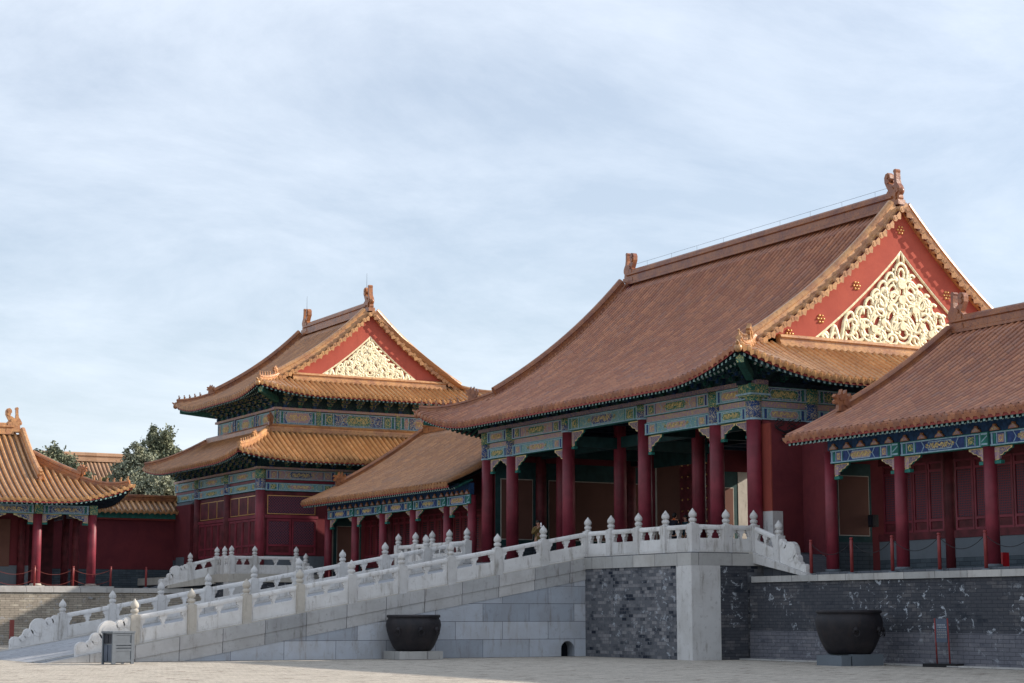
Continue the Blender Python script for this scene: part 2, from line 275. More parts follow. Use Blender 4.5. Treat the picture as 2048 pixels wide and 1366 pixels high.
# ------------------------------------------------------------------ mesh builder
ORG = {}
class MB:
    def __init__(s): s.v = []; s.f = []; s.m = []; s.uv = []; s.sm = []
    def face(s, pts, mat, uv=None, smooth=False):
        i = len(s.v); s.v.extend([tuple(p) for p in pts]); s.f.append(list(range(i, i + len(pts))))
        s.m.append(mat); s.uv.append(uv); s.sm.append(smooth)
    def box(s, x0, x1, y0, y1, z0, z1, mat):
        s.hexa([(x0, y0, z0), (x1, y0, z0), (x1, y1, z0), (x0, y1, z0), (x0, y0, z1), (x1, y0, z1), (x1, y1, z1), (x0, y1, z1)], mat)
    def hexa(s, p, mat):
        for q in ((0, 3, 2, 1), (4, 5, 6, 7), (0, 1, 5, 4), (1, 2, 6, 5), (2, 3, 7, 6), (3, 0, 4, 7)): s.face([p[i] for i in q], mat)
    def prism(s, poly, fn, a, b, mat, mat2=None):       # poly of (p,q); fn(p,q,t) -> xyz
        s.face([fn(p, q, a) for p, q in poly], mat); s.face([fn(p, q, b) for p, q in reversed(poly)], mat)
        n = len(poly)
        for i in range(n):
            p, q = poly[i]; r, t = poly[(i + 1) % n]
            s.face([fn(p, q, a), fn(p, q, b), fn(r, t, b), fn(r, t, a)], mat2 or mat)
    def lathe(s, prof, c, mat, n=12, smooth=True):
        ring = lambda r, z: [(c[0] + r * cos(2 * pi * k / n), c[1] + r * sin(2 * pi * k / n), c[2] + z) for k in range(n)]
        R = [ring(r, z) for r, z in prof]
        for i in range(len(R) - 1):
            for k in range(n):
                j = (k + 1) % n; s.face([R[i][k], R[i][j], R[i + 1][j], R[i + 1][k]], mat, None, smooth)
        if prof[-1][0] > 1e-3: s.face(R[-1], mat)
        if prof[0][0] > 1e-3: s.face(R[0][::-1], mat)
    def tube(s, pts, r, mat, n=6, flat=None, smooth=True, ends=True):   # flat: (dir, factor) squashes the section along dir
        pts = [Vector(p) for p in pts]; R = []
        for i, p in enumerate(pts):
            t = (pts[min(i + 1, len(pts) - 1)] - pts[max(i - 1, 0)])
            if t.length < 1e-6: t = Vector((0, 0, 1))
            t.normalize(); a = t.cross(Vector((0, 0, 1)))
            if a.length < 0.05: a = t.cross(Vector((0, 1, 0)))
            a.normalize(); b = a.cross(t); rr = r[i] if isinstance(r, (list, tuple)) else r
            ring = []
            for k in range(n):
                o = a * cos(2 * pi * k / n) * rr + b * sin(2 * pi * k / n) * rr
                if flat: d = Vector(flat[0]); o -= d * o.dot(d) * (1 - flat[1])
                ring.append(p + o)
            R.append(ring)
        for i in range(len(R) - 1):
            for k in range(n):
                j = (k + 1) % n; s.face([R[i][k], R[i][j], R[i + 1][j], R[i + 1][k]], mat, None, smooth)
        if ends: s.face(R[0][::-1], mat); s.face(R[-1], mat)
    def sweep(s, pts, prof, mat):       # profile (lateral, up) kept upright along a path
        pts = [Vector(p) for p in pts]; R = []
        for i, p in enumerate(pts):
            t = pts[min(i + 1, len(pts) - 1)] - pts[max(i - 1, 0)]; h = Vector((t.x, t.y, 0)).normalized(); l = Vector((h.y, -h.x, 0)); t.normalize()
            up = l.cross(t) * -1
            if up.z < 0: up = -up
            R.append([p + l * a + up * b for a, b in prof])
        n = len(prof)
        for i in range(len(R) - 1):
            for k in range(n):
                j = (k + 1) % n; s.face([R[i][k], R[i][j], R[i + 1][j], R[i + 1][k]], mat)
        s.face(R[0], mat); s.face(R[-1][::-1], mat)
    def ball(s, c, r, mat, n=8, m=5, sz=1.0):
        s.lathe([(max(1e-4, r * sin(pi * i / m)), -r * sz * cos(pi * i / m)) for i in range(m + 1)], c, mat, n)
    def build(s, name, parent=None, org=None, fix=True):
        o = None
        if parent is not None: org = ORG[parent.name]
        elif org is None: org = Vector((0, 0, 0))
        else: org = Vector(org)
        me = bpy.data.meshes.new(name)
        me.from_pydata([(x - org.x, y - org.y, z - org.z) for x, y, z in s.v], [], s.f)
        names = []
        for m in s.m:
            if m not in names: names.append(m)
        for n in names: me.materials.append(MATS[n])
        idx = {n: i for i, n in enumerate(names)}
        me.polygons.foreach_set('material_index', [idx[m] for m in s.m]); me.polygons.foreach_set('use_smooth', s.sm)
        ul = me.uv_layers.new(name='UVMap').data; k = 0
        for f, uv, p in zip(s.f, s.uv, me.polygons):
            if uv is None:
                n = p.normal; ax = max(range(3), key=lambda i: abs(n[i]))
                for vi in f:
                    x, y, z = s.v[vi]; ul[k].uv = ((y, z), (x, z), (x, y))[ax]; k += 1
            else:
                for q in uv: ul[k].uv = q; k += 1
        if fix:
            bm = bmesh.new(); bm.from_mesh(me); bmesh.ops.remove_doubles(bm, verts=bm.verts, dist=0.0004)
            bmesh.ops.recalc_face_normals(bm, faces=bm.faces); bm.to_mesh(me); bm.free()
        o = bpy.data.objects.new(name, me); COL.objects.link(o)
        if parent is not None: o.parent = parent
        else: o.location = org
        ORG[o.name] = org
        return o
def thing(name, label, cat, loc=(0, 0, 0), group=None):
    o = bpy.data.objects.new(name, None); COL.objects.link(o); o.location = loc; o.empty_display_size = 0.3
    ORG[o.name] = Vector(loc); o['label'] = label; o['category'] = cat
    if group: o['group'] = group
    return o
def tag(o, label, cat, group=None, kind=None):
    if label: o['label'] = label
    if cat: o['category'] = cat
    if group: o['group'] = group
    if kind: o['kind'] = kind
    return o
class FX:        # facade facing -X: u runs along Y, n comes out towards -X
    def __init__(s, x): s.x = x
    def P(s, u, n, z): return (s.x - n, u, z)
class FY:        # facade facing -Y: u runs along X
    def __init__(s, y): s.y = y
    def P(s, u, n, z): return (u, s.y - n, z)
def fbox(mb, F, u0, u1, n0, n1, z0, z1, mat):
    P = F.P; mb.hexa([P(u0, n0, z0), P(u1, n0, z0), P(u1, n1, z0), P(u0, n1, z0), P(u0, n0, z1), P(u1, n0, z1), P(u1, n1, z1), P(u0, n1, z1)], mat)
def fprism(mb, F, poly, n0, n1, mat, mat2=None): mb.prism(poly, lambda p, q, t: F.P(p, t, q), n0, n1, mat, mat2)

# ------------------------------------------------------------------ ground
g = MB(); g.face([(-900, -500, 0), (1500, -500, 0), (1500, 2500, 0), (-900, 2500, 0)], 'courtyard')
tag(g.build('ground'), None, None, kind='structure')

# ------------------------------------------------------------------ stone terraces, platforms, ramp
TZ = 2.73; PZ = 3.53
def wall_x(mb, x, y0, y1, z0, z1, mat): mb.face([(x, y0, z0), (x, y1, z0), (x, y1, z1), (x, y0, z1)], mat)
# east terrace (carries the galleries and the gate): its wall faces the yard
et = thing('brick_terrace', 'long dark grey brick terrace wall with pale coping below the right-hand gallery', 'terrace', (37.1, 40, 0))
m = MB(); m.box(37.1, 60, 20, 50.4, 0.96, 2.53, 'brick_dark'); m.build('wall', et)
m = MB(); m.box(37.06, 60, 20, 50.4, 0.0, 0.957, 'brick_low'); m.build('wall_base', et)
m = MB(); m.box(37.02, 60, 20, 50.2, 2.533, TZ, 'coping_stone'); m.build('coping', et)
m = MB(); m.box(36.55, 37.06, 20, 50.3, 0.0, 0.045, 'coping_stone'); m.build('kerb', et)
ft = thing('brick_terrace', 'brick terrace between the ramp platform and the pavilion, behind the ramp', 'terrace', (37.1, 80, 0))
m = MB(); m.box(37.1, 60, 73.9, 90, 0, 2.53, 'brick_dark'); m.build('wall', ft)
m = MB(); m.box(37.02, 60, 73.95, 90, 2.533, TZ, 'coping_stone'); m.build('coping', ft)
# gate platform
gp = thing('stone_platform', 'grey brick platform with white stone corner pier at the top of the ramp', 'platform', (36, 62, 0))
m = MB(); m.box(35.1 - 0.25, 56.5, 50.55, 73.65, 0.0, 3.09, 'brick_mid'); m.build('brick_wall', gp)
m = MB(); m.box(34.80, 57, 50.48, 73.72, 3.093, 3.50, 'coping_stone'); m.build('coping', gp)
m = MB(); m.box(34.88, 57, 50.6, 73.6, 3.503, PZ, 'paving_dark'); m.build('floor', gp)
m = MB(); m.box(34.80, 35.95, 50.46, 51.35, 0.0, 3.088, 'marble'); m.build('corner_pier', gp)
m = MB(); m.box(34.80, 35.95, 72.85, 73.74, 0.0, 3.088, 'marble'); m.build('corner_pier', gp)
m = MB(); m.box(35.95, 37.08, 50.50, 50.56, 0.0, 3.088, 'brick_dark'); m.build('side_wall', gp)
for sgn, ya, yb, nm in ((-1, 50.5, 47.9, 0), (1, 73.7, 76.3, 0)):   # short paved slopes from the platform down to the terrace
    m = MB(); m.prism([(ya, PZ - 0.02), (yb, TZ + 0.01), (yb, TZ - 0.2), (ya, TZ - 0.2)], lambda p, q, t: (t, p, q), 37.75, 40.2, 'paving_dark'); m.build('side_slope', gp)
    m = MB(); m.prism([(ya, PZ), (yb - sgn * -0.25, TZ + 0.04), (yb - sgn * -0.25, TZ - 0.05), (ya, PZ - 0.34)], lambda p, q, t: (t, p, q), 37.32, 37.76, 'marble'); m.build('side_string', gp)
# ramp
SL = 0.178; X0R = 35.1 - PZ / SL
rz = lambda x: PZ - SL * (35.1 - x)
rp = thing('stone_ramp', 'long grey stone ramp rising to the gate platform', 'ramp', (25, 62, 0))
m = MB(); m.prism([(X0R, 0.005), (34.86, rz(34.86)), (34.86, 0.0), (X0R, 0.0)], lambda p, q, t: (p, t, q), 57.75, 66.62, 'ramp_floor'); m.build('floor', rp)
for yy in (58.0, 66.2):
    m = MB(); m.prism([(X0R, 0.03), (34.84, rz(34.84) + 0.03), (34.84, rz(34.84) - 0.1), (X0R, 0.0)], lambda p, q, t: (p, t, q), yy, yy + 0.3, 'coping_stone'); m.build('floor_border', rp)
# near side wall with its little arched drain
AX, AR, AH = 34.10, 0.27, 0.28
def side_wall(y0, y1, arch):
    m = MB(); lo = lambda x: max(0.0, rz(x) - 0.78)
    fn = lambda p, q, t: (p, t, q)
    xs = X0R + 0.78 / SL
    if not arch: m.prism([(xs, 0), (34.86, 0), (34.86, lo(34.86))], fn, y0, y1, 'ramp_block'); return m
    m.prism([(xs, 0), (AX - AR, 0), (AX - AR, lo(AX - AR))], fn, y0, y1, 'ramp_block')
    m.prism([(AX + AR, 0), (34.86, 0), (34.86, lo(34.86)), (AX + AR, lo(AX + AR))], fn, y0, y1, 'ramp_block')
    k = 10; pr = None
    for i in range(k + 1):
        a = pi - pi * i / k; q = (AX + AR * cos(a), AH + AR * sin(a))
        if pr: m.prism([pr, q, (q[0], lo(q[0])), (pr[0], lo(pr[0]))], fn, y0, y1, 'ramp_block')
        pr = q
    m.box(AX - AR, AX + AR, y1, y1 + 0.02, 0, AH + AR, 'dark_interior')  # near-black plate painted as the shade inside the drain
    return m
side_wall(57.25, 57.72, True).build('side_wall', rp)
side_wall(66.64, 67.1, False).build('side_wall', rp)
for (ya, yb) in ((57.20, 57.74), (66.63, 67.15)):
    for j, (t0, t1, dy, nm) in enumerate(((0.0, -0.41, 0.0, 'upper_band'), (-0.412, -0.775, 0.03, 'lower_band'))):
        m = MB(); xa = X0R + (0.02 - t0) / SL; xb = X0R + (0.02 - t1) / SL
        a, b = (ya + dy, yb) if ya < 60 else (ya, yb - dy)
        m.prism([(xa, 0.0), (xb, 0.0), (34.87, rz(34.87) + t1), (34.87, rz(34.87) + t0)], lambda p, q, t: (p, t, q), a, b, 'ramp_band'); m.build(nm, rp)
# north terrace below the left hall
NY = 92.1
nt = thing('brick_terrace', 'weathered brick terrace with pale coping below the left hall, half in sunlight', 'terrace', (20, NY, 0))
m = MB(); m.box(-20, 33.5, NY, 112, 0, 2.56, 'brick_north'); m.build('wall', nt)
m = MB(); m.box(-20, 33.45, NY - 0.07, 112, 2.563, 2.80, 'coping_stone'); m.build('coping', nt)
# pavilion platform
pp = thing('stone_platform', 'small stone platform with white pier in front of the two-tiered pavilion', 'platform', (35, 92, 0))
m = MB(); m.box(33.5, 52, 89.9, 112, 0, 3.12, 'brick_dark'); m.build('brick_wall', pp)
m = MB(); m.box(33.42, 52, 89.82, 112, 3.123, PZ, 'marble_warm'); m.build('coping', pp)
m = MB(); m.box(33.44, 34.6, 89.85, 90.6, 0, 3.118, 'marble'); m.build('corner_pier', pp)
m = MB(); m.prism([(33.5, PZ), (30.95, 2.95), (30.95, 2.805), (33.5, 3.05)], lambda p, q, t: (p, t, q), 91.95, 92.45, 'marble_warm'); m.build('side_string', pp)
m = MB(); m.prism([(33.5, PZ), (31.1, 2.82), (33.5, 2.81)], lambda p, q, t: (p, t, q), 92.46, 96, 'paving_dark'); m.build('side_slope', pp)
m = MB(); m.prism([(89.95, PZ), (87.4, 2.85), (87.4, 2.74), (89.95, 3.1)], lambda p, q, t: (t, p, q), 37.05, 37.5, 'marble_warm'); m.build('side_string', pp)

# ------------------------------------------------------------------ marble balustrades
def post(par, x, y, z, mat='marble', h=1.45):
    m = MB(); w = 0.145; k = h / 1.45
    m.box(x - w, x + w, y - w, y + w, z - 0.04, z + 0.93 * k, mat)
    for dx, dy in ((1, 0), (-1, 0), (0, 1), (0, -1)):      # raised rims round the shaft faces
        cx, cy = x + dx * w, y + dy * w; a, b = (0.006, w - .03) if dx else (w - .03, 0.006)
        m.box(cx - a, cx + a, cy - b, cy + b, z + .16 * h / 1.45, z + .84 * h / 1.45, mat)
    p = m.build('post', par)
    f = MB(); pr = [(.145, .93), (.12, .955), (.088, .975), (.088, .99), (.122, 1.01), (.134, 1.055), (.125, 1.10), (.09, 1.12), (.08, 1.14), (.12, 1.16), (.138, 1.215), (.13, 1.275), (.094, 1.335), (.058, 1.375), (.035, 1.41), (.0005, 1.455)]
    f.lathe([(r, q * k) for r, q in pr], (x, y, z), mat, 12); f.build('finial', p)
    return p
def panel(par, a, b, za, zb, mat='marble_white', base=None):   # a,b: xy of the two posts; za,zb floor heights
    ax, ay = a; bx, by = b; L = math.hypot(bx - ax, by - ay); dx, dy = (bx - ax) / L, (by - ay) / L
    s = 0.15; L2 = L - 0.30; sl = (zb - za) / L
    P = lambda u, z, n: (ax + dx * (u + s) - dy * n, ay + dy * (u + s) + dx * n, za + sl * (u + s) + z)
    m = MB(); T = 0.075
    def ex(poly, t0, t1, mt=mat): m.prism(poly, lambda p, q, t: P(p, q, t), t0, t1, mt)
    ex([(0, 0.0), (L2, 0.0), (L2, 0.47), (0, 0.47)], -T, T)
    ex([(0.05, 0.07), (L2 - 0.05, 0.07), (L2 - 0.05, 0.41), (0.05, 0.41)], -T - 0.012, T + 0.012)
    e = 0.07
    ex([(0, 0.47), (e, 0.47), (e, 0.76), (0, 0.76)], -T, T); ex([(L2 - e, 0.47), (L2, 0.47), (L2, 0.76), (L2 - e, 0.76)], -T, T)
    # handrail with rounded top
    pr = [(-0.085, 0.76), (0.085, 0.76), (0.095, 0.82), (0.08, 0.88), (0.045, 0.915), (-0.045, 0.915), (-0.08, 0.88), (-0.095, 0.82)]
    m.prism(pr, lambda p, q, t: P(t, q, p), 0, L2, mat)
    # vase balusters and their cloud brackets
    def vase(u, k0, k1):
        pr = [(-.05, .47), (.05, .47), (.035, .53), (.07, .58), (.06, .62), (.11, .655), (.14, .70), (.115, .72), (.16, .765), (-.16, .765), (-.115, .72), (-.14, .70), (-.11, .655), (-.06, .62), (-.07, .58), (-.035, .53)]
        q = [(max(k0, min(k1, u + p)), z) for p, z in pr]
        ex(q, -T * 0.8, T * 0.8)
    vase(L2 / 2, 0, L2); vase(e - 0.01, e - 0.01, L2); vase(L2 - e + 0.01, 0, L2 - e + 0.01)
    m.prism([(-0.14, -0.06), (0.14, -0.06), (0.14, 0.02), (-0.14, 0.02)], lambda p, q, t: P(t, q, p), 0, L2, 'marble_warm')
    return m.build('panel', par)
def drum(par, a, d, za, sl, L=1.9, mat='marble_white'):        # stepped cloud-and-drum stone ending a run; d = direction pointing downhill
    ax, ay = a; dx, dy = d
    P = lambda u, z, n: (ax + dx * u - dy * n, ay + dy * u + dx * n, za - sl * u + z)
    k = L / 1.9
    C = [(0.24, 0.74, 0.17), (0.47, 0.72, 0.15), (0.84, 0.58, 0.33), (1.22, 0.42, 0.19), (1.42, 0.28, 0.13), (1.68, 0.20, 0.21)]
    C = [(c * k, z, r * k if r < .3 else r) for c, z, r in C]
    top = []; n = 60
    for i in range(n + 1):
        u = 0.14 + (L - 0.14 - 0.03) * i / n; z = 0.05
        for c, zc, r in C:
            if abs(u - c) < r: z = max(z, zc + sl * (u - c) + sqrt(r * r - (u - c) ** 2))
        top.append((u, z))
    m = MB(); T = 0.085
    poly = [(0.14, -0.05)] + top + [(L - 0.03, -0.05)]
    for i in range(len(top) - 1):
        (u0, z0), (u1, z1) = top[i], top[i + 1]
        m.prism([(u0, -0.03), (u1, -0.03), (u1, z1), (u0, z0)], lambda p, q, t: P(p, q, t), -T, T, mat)
    for c, zc, r in C:                                      # carved discs a little proud of the slab
        for rr, tt in ((r - 0.012, T + 0.014), (r * 0.62, T + 0.028)):
            m.prism([(c + rr * cos(2 * pi * i / 18), zc + sl * rr * cos(2 * pi * i / 18) + rr * sin(2 * pi * i / 18)) for i in range(18)], lambda p, q, t: P(p, q, t), -tt, tt, mat)
    return m.build('scroll_end', par)

NP = [18.26 + (35.1 - 18.26) * i / 9 for i in range(10)]
mats = ['marble_warm', 'marble_warm', 'marble_warm', 'marble_warm', 'marble', 'marble', 'marble', 'marble', 'marble', 'marble']
for yy, lab, nm in ((57.45, 'near sloping marble balustrade of the ramp, beside the litter bin and the iron vat', 0), (66.9, 'far sloping marble balustrade of the ramp, seen behind the nearer one', 1)):
    if nm: NP = [18.58 + (35.1 - 18.58) * i / 9 for i in range(10)]
    b = thing('marble_balustrade', lab, 'balustrade', (18.26, yy, rz(18.26)), 'balustrades of the ramp')
    for i, x in enumerate(NP):
        if i < 9 or yy < 60 or True: post(b, x, yy, rz(x), mats[i] if nm == 0 else 'marble')
        if i < 9: panel(b, (x, yy), (NP[i + 1], yy), rz(x), rz(NP[i + 1]))
    drum(b, (NP[0], yy), (-1, 0), rz(NP[0]), SL)
def run(lab, pts, z=PZ, first=True, end=None, skip=()):
    b = thing('marble_balustrade', lab, 'balustrade', (*pts[0], z), 'balustrades of the platforms')
    zz = [z] * len(pts)
    if end: zz[-1] = end[0]
    for i, p in enumerate(pts):
        if i not in skip: post(b, *p, zz[i])
        if i < len(pts) - 1: panel(b, p, pts[i + 1], zz[i], zz[i + 1], 'marble' if i % 2 else 'marble_white')
    if end: drum(b, pts[-1], end[1], zz[-1], end[2], end[3])
run('level marble balustrade on the near platform edge, above the white corner pier',
    [(35.1, 57.45), (35.1, 55.87), (35.1, 54.08), (35.1, 52.40), (35.1, 50.79), (36.45, 50.79), (37.55, 50.72), (37.55, 49.35)], end=(3.13, (0, -1), 0.29, 1.55), skip=(0,))
run('level marble balustrade on the far platform edge, before the left gallery',
    [(35.1, 66.9), (35.1, 68.46), (35.1, 70.05), (35.1, 71.65), (35.1, 73.35), (36.45, 73.40), (37.6, 73.45), (37.6, 74.9)], end=(3.13, (0, 1), 0.29, 1.55), skip=(0,))
run('small marble balustrade round the platform of the two-tiered pavilion, with sloping ends',
    [(37.2, 88.75), (37.2, 90.05), (34.9, 90.05), (33.64, 90.05), (33.64, 91.06), (33.64, 92.2), (32.19, 92.2)][1:], end=(3.20, (-1, 0), 0.20, 1.7))
b = thing('marble_balustrade', 'short marble balustrade sloping down beside the pavilion platform towards the gallery', 'balustrade', (37.2, 90, PZ), 'balustrades of the platforms')
post(b, 37.2, 88.75, 3.15); panel(b, (37.2, 90.05), (37.2, 88.75), PZ, 3.15); drum(b, (37.2, 88.75), (0, -1), 3.15, 0.25, 1.2)

# ------------------------------------------------------------------ roofs
PITCHU = 0.30
class Roof:
    """ridge runs along u; d = distance in from the front eave. axis 'Y': x = e + d, y = u ; axis 'X': y = e + d, x = u"""
    def __init__(s, axis, e, D, u0, u1, ze, a, b, lift=0.0, R=4.5, h=0.0, hips=(True, True), c=0.0):
        s.c = c
        s.ax = axis; s.e = e; s.D = D; s.u0 = u0; s.u1 = u1; s.ze = ze; s.a = a; s.b = b; s.lift = lift; s.R = R; s.h = h; s.hips = hips
    def zs(s, d): d = min(d, 2 * s.D - d); return s.ze + s.a * d + s.b * d * d + s.c * d ** 3
    def sl(s, d): return s.a + 2 * s.b * d + 3 * s.c * d * d
    def lf(s, p, q):
        if not s.lift: return 0.0
        return s.lift * max(0, 1 - p / s.R) ** 2 * max(0, 1 - q / s.R) ** 2
    def sc(s, u):
        r = 99
        if s.hips[0]: r = min(r, u - s.u0)
        if s.hips[1]: r = min(r, s.u1 - u)
        return max(0, r)
    def W(s, u, d, z): return (s.e + d, u, z) if s.ax == 'Y' else (u, s.e + d, z)
    def front(s, u, d, dz=0): return s.W(u, d, s.zs(d) + s.lf(s.sc(u), min(d, 2 * s.D - d)) + dz)
    def side(s, w, t, near=True, dz=0):      # w across (0..2D), t in from the side eave
        u = s.u0 + t if near else s.u1 - t
        return s.W(u, w, s.zs(t) + s.lf(t, min(w, 2 * s.D - w)) + dz)
def tile_rows(mb, fn, lat, d0, d1, row, mat, eave=True, r=0.088, p=PITCHU, step=0.55, v0=0, caps=False, gold=None):
    """one row of barrel tiles + its pan; fn(du, d, dz) gives the point at sideways offset du"""
    n = max(1, int(round((d1 - d0) / step))); ds = [d0 + (d1 - d0) * i / n for i in range(n + 1)]
    prof = [(r * cos(pi * k / 4), r * sin(pi * k / 4) * 1.35 + 0.03) for k in range(5)]
    R = []; B = []
    for d in ds:
        e = 0.02; p0 = Vector(fn(0, d, 0)); p1 = Vector(fn(0, d + e, 0)); t = (p1 - p0).normalized(); l = (Vector(fn(0.05, d, 0)) - Vector(fn(-0.05, d, 0))).normalized()
        nn = l.cross(t); nn = nn if nn.z > 0 else -nn
        R.append([p0 + l * a + nn * c for a, c in prof])
        B.append([Vector(fn(-p / 2, d, 0)), Vector(fn(p / 2, d, 0))])
    for i in range(n):
        va, vb = (v0 + ds[i]) / 0.34, (v0 + ds[i + 1]) / 0.34; jt_ = random.Random(row * 7 + 1).random(); va += jt_; vb += jt_
        for k in range(4):
            mb.face([R[i][k], R[i][k + 1], R[i + 1][k + 1], R[i + 1][k]], mat, [(row + .5, va), (row + .5, va), (row + .5, vb), (row + .5, vb)], True)
        mb.face([B[i][0], B[i][1], B[i + 1][1], B[i + 1][0]], mat, [(row + 500.5, va), (row + 500.5, va), (row + 500.5, vb), (row + 500.5, vb)])
    if eave:
        p0 = Vector(fn(0, ds[0], 0)); t = (Vector(fn(0, ds[0] + .02, 0)) - p0).normalized(); l = (Vector(fn(0.05, ds[0], 0)) - Vector(fn(-0.05, ds[0], 0))).normalized()
        nn = l.cross(t); nn = nn if nn.z > 0 else -nn
        m2 = gold or mat; uvq = lambda k: [(row + .5, 3.5)] * k
        c = p0 + nn * 0.018 - t * 0.03; out = -t
        ring = [c + l * (r * 1.22) * cos(2 * pi * k / 10) + nn * (r * 1.22) * sin(2 * pi * k / 10) for k in range(10)]
        ring2 = [q - out * 0.05 for q in ring]; inner = [c + (q - c) * 0.55 + out * 0.012 for q in ring]
        mb.face(ring2, m2, uvq(10))
        for k in range(10):
            j = (k + 1) % 10; mb.face([ring[k], ring[j], ring2[j], ring2[k]], m2, uvq(4)); mb.face([ring[k], ring[j], inner[j], inner[k]], m2, uvq(4))
        mb.face(inner, m2, uvq(10))
        q = Vector(fn(p / 2, ds[0], 0)) - t * 0.03     # pointed drip tile between two rows
        w = p / 2 - 0.035
        pl = [(-w, .03), (w, .03), (w * .95, -.05), (w * .45, -.12), (0, -.175), (-w * .45, -.12), (-w * .95, -.05)]
        A = [q + l * a + nn * b for a, b in pl]; Bk = [x + t * 0.02 for x in A]
        mb.face(A, m2, uvq(7)); mb.face(Bk[::-1], m2, uvq(7))
        for k in range(7): mb.face([A[k], A[(k + 1) % 7], Bk[(k + 1) % 7], Bk[k]], m2, uvq(4))
        if caps:
            c = Vector(fn(0, ds[0] + 0.32, 0)) + nn * (r + 0.02); mb.ball(c, 0.028, 'iron', 5, 3)
def rafters(mb, fn, n_pos, width, d0=0.12, d1=0.95, d2=2.3, fold=True):
    """fn(du,d,dz): flying rafters (square) and lower round rafters"""
    for du, dmax in n_pos:
        w = width / 2
        if dmax > d0 + 0.15:
            e1 = min(d1 + 0.1, dmax)
            T0 = -.19
            a = [fn(du - w, d0, T0), fn(du + w, d0, T0), fn(du + w, e1, T0), fn(du - w, e1, T0)]
            c = [fn(du - w, d0, T0 - 2 * w), fn(du + w, d0, T0 - 2 * w), fn(du + w, e1, T0 - 2 * w), fn(du - w, e1, T0 - 2 * w)]
            mb.face([a[0], a[1], c[1], c[0]], 'rafter_end'); mb.face([c[0], c[1], c[2], c[3]], 'bracket_green')
            mb.face([a[1], a[2], c[2], c[1]], 'dark_timber'); mb.face([a[3], a[0], c[0], c[3]], 'dark_timber')
        if dmax > d1 + 0.2:
            pts = [fn(du, d1 - 0.12, -.33), fn(du, min(d2, dmax), -.33)]
            mb.tube(pts, 0.058, 'bracket_green', 7, None, True, False)
            p = Vector(pts[0]); t = (Vector(pts[1]) - p).normalized(); l = (Vector(fn(du + .05, d1, 0)) - Vector(fn(du, d1, 0))).normalized(); nn = l.cross(t)
            mb.face([p - t * 0.004 + l * .056 * cos(2 * pi * k / 8) + nn * .056 * sin(2 * pi * k / 8) for k in range(8)], 'rafter_dot')
RIDGE = [(-.20, 0), (.20, 0), (.20, .10), (.13, .14), (.13, .36), (.19, .40), (.19, .46), (.11, .50), (.11, .58), (.06, .64), (-.06, .64), (-.11, .58), (-.11, .50), (-.19, .46), (-.19, .40), (-.13, .36), (-.13, .14), (-.20, .10)]
def prof(w, h): return [(a * w / .40, b * h / .64) for a, b in RIDGE]
HIPR = [(-.13, -.05), (.13, -.05), (.13, .10), (.09, .13), (.09, .24), (.13, .27), (.10, .33), (.05, .38), (-.05, .38), (-.10, .33), (-.13, .27), (-.09, .24), (-.09, .13), (-.13, .10)]
def hprof(k): return [(a * k, b * k) for a, b in HIPR]
def owl(par, P, s, mat):       # ridge-end dragon ornament; P(u outwards, n sideways, z)
    out = [(-.42, 0), (-.50, .28), (-.40, .46), (-.30, .55), (-.40, .72), (-.52, .95), (-.53, 1.18), (-.44, 1.34), (-.28, 1.38), (-.15, 1.27), (-.12, 1.10), (-.20, 1.02), (-.28, 1.06), (-.30, .98), (-.20, .86), (-.06, .80), (.02, .72),
           (.12, .76), (.14, .98), (.12, 1.30), (.08, 1.36), (.12, 1.44), (.24, 1.46), (.30, 1.38), (.28, 1.28), (.30, .98), (.34, .78), (.44, .66), (.52, .50), (.50, .34), (.42, .24), (.46, .10), (.42, 0)]
    m = MB(); c = [(u * s, z * s) for u, z in out]
    m.prism(c, lambda p, q, t: P(p, t, q), -0.13 * s, 0.13 * s, mat)
    for k in (-1, 1):            # carved relief on both cheeks
        for (u, z, r) in ((-.22, .30, .17), (.10, .34, .20), (.30, .45, .12), (-.05, .55, .14), (-.32, .98, .12), (-.34, 1.2, .10), (.12, .12, .16), (-.30, .1, .12)):
            m.prism([((u + r * cos(2 * pi * i / 9)) * s, (z + r * sin(2 * pi * i / 9)) * s) for i in range(9)], lambda p, q, t: P(p, t, q), k * 0.12 * s, k * (0.15 + r * .25) * s, mat)
    p = Vector(P(.44 * s, 0, .42 * s)); m.ball(p, 0.16 * s, mat, 8, 5)
    m.prism([(-.5 * s, -.22 * s), (.5 * s, -.22 * s), (.46 * s, 0.01), (-.46 * s, 0.01)], lambda p, q, t: P(p, t, q), -0.21 * s, 0.21 * s, mat)
    return m.build('ridge_dragon', par)
def beast(par, P, s, mat, name='ridge_beast'):     # small seated figure facing outwards (+u)
    m = MB()
    m.prism([(-.16 * s, 0), (.16 * s, 0), (.14 * s, .05 * s), (-.14 * s, .05 * s)], lambda p, q, t: P(p, t, q), -.08 * s, .08 * s, mat)
    body = [(-.14, .05), (-.17, .2), (-.12, .36), (-.03, .48), (-.06, .58), (-.02, .68), (.05, .66), (.15, .62), (.17, .54), (.08, .50), (.06, .42), (.10, .30), (.11, .05)]
    m.prism([(u * s, z * s) for u, z in body], lambda p, q, t: P(p, t, q), -.065 * s, .065 * s, mat)
    m.ball(P(-.05 * s, 0, .2 * s), .10 * s, mat, 6, 4, 1.3); m.ball(P(.03 * s, 0, .58 * s), .085 * s, mat, 6, 4)
    m.tube([P(-.15 * s, 0, .15 * s), P(-.25 * s, 0, .35 * s), P(-.2 * s, 0, .5 * s)], [.04 * s, .03 * s, .01 * s], mat, 5)
    return m.build(name, par)
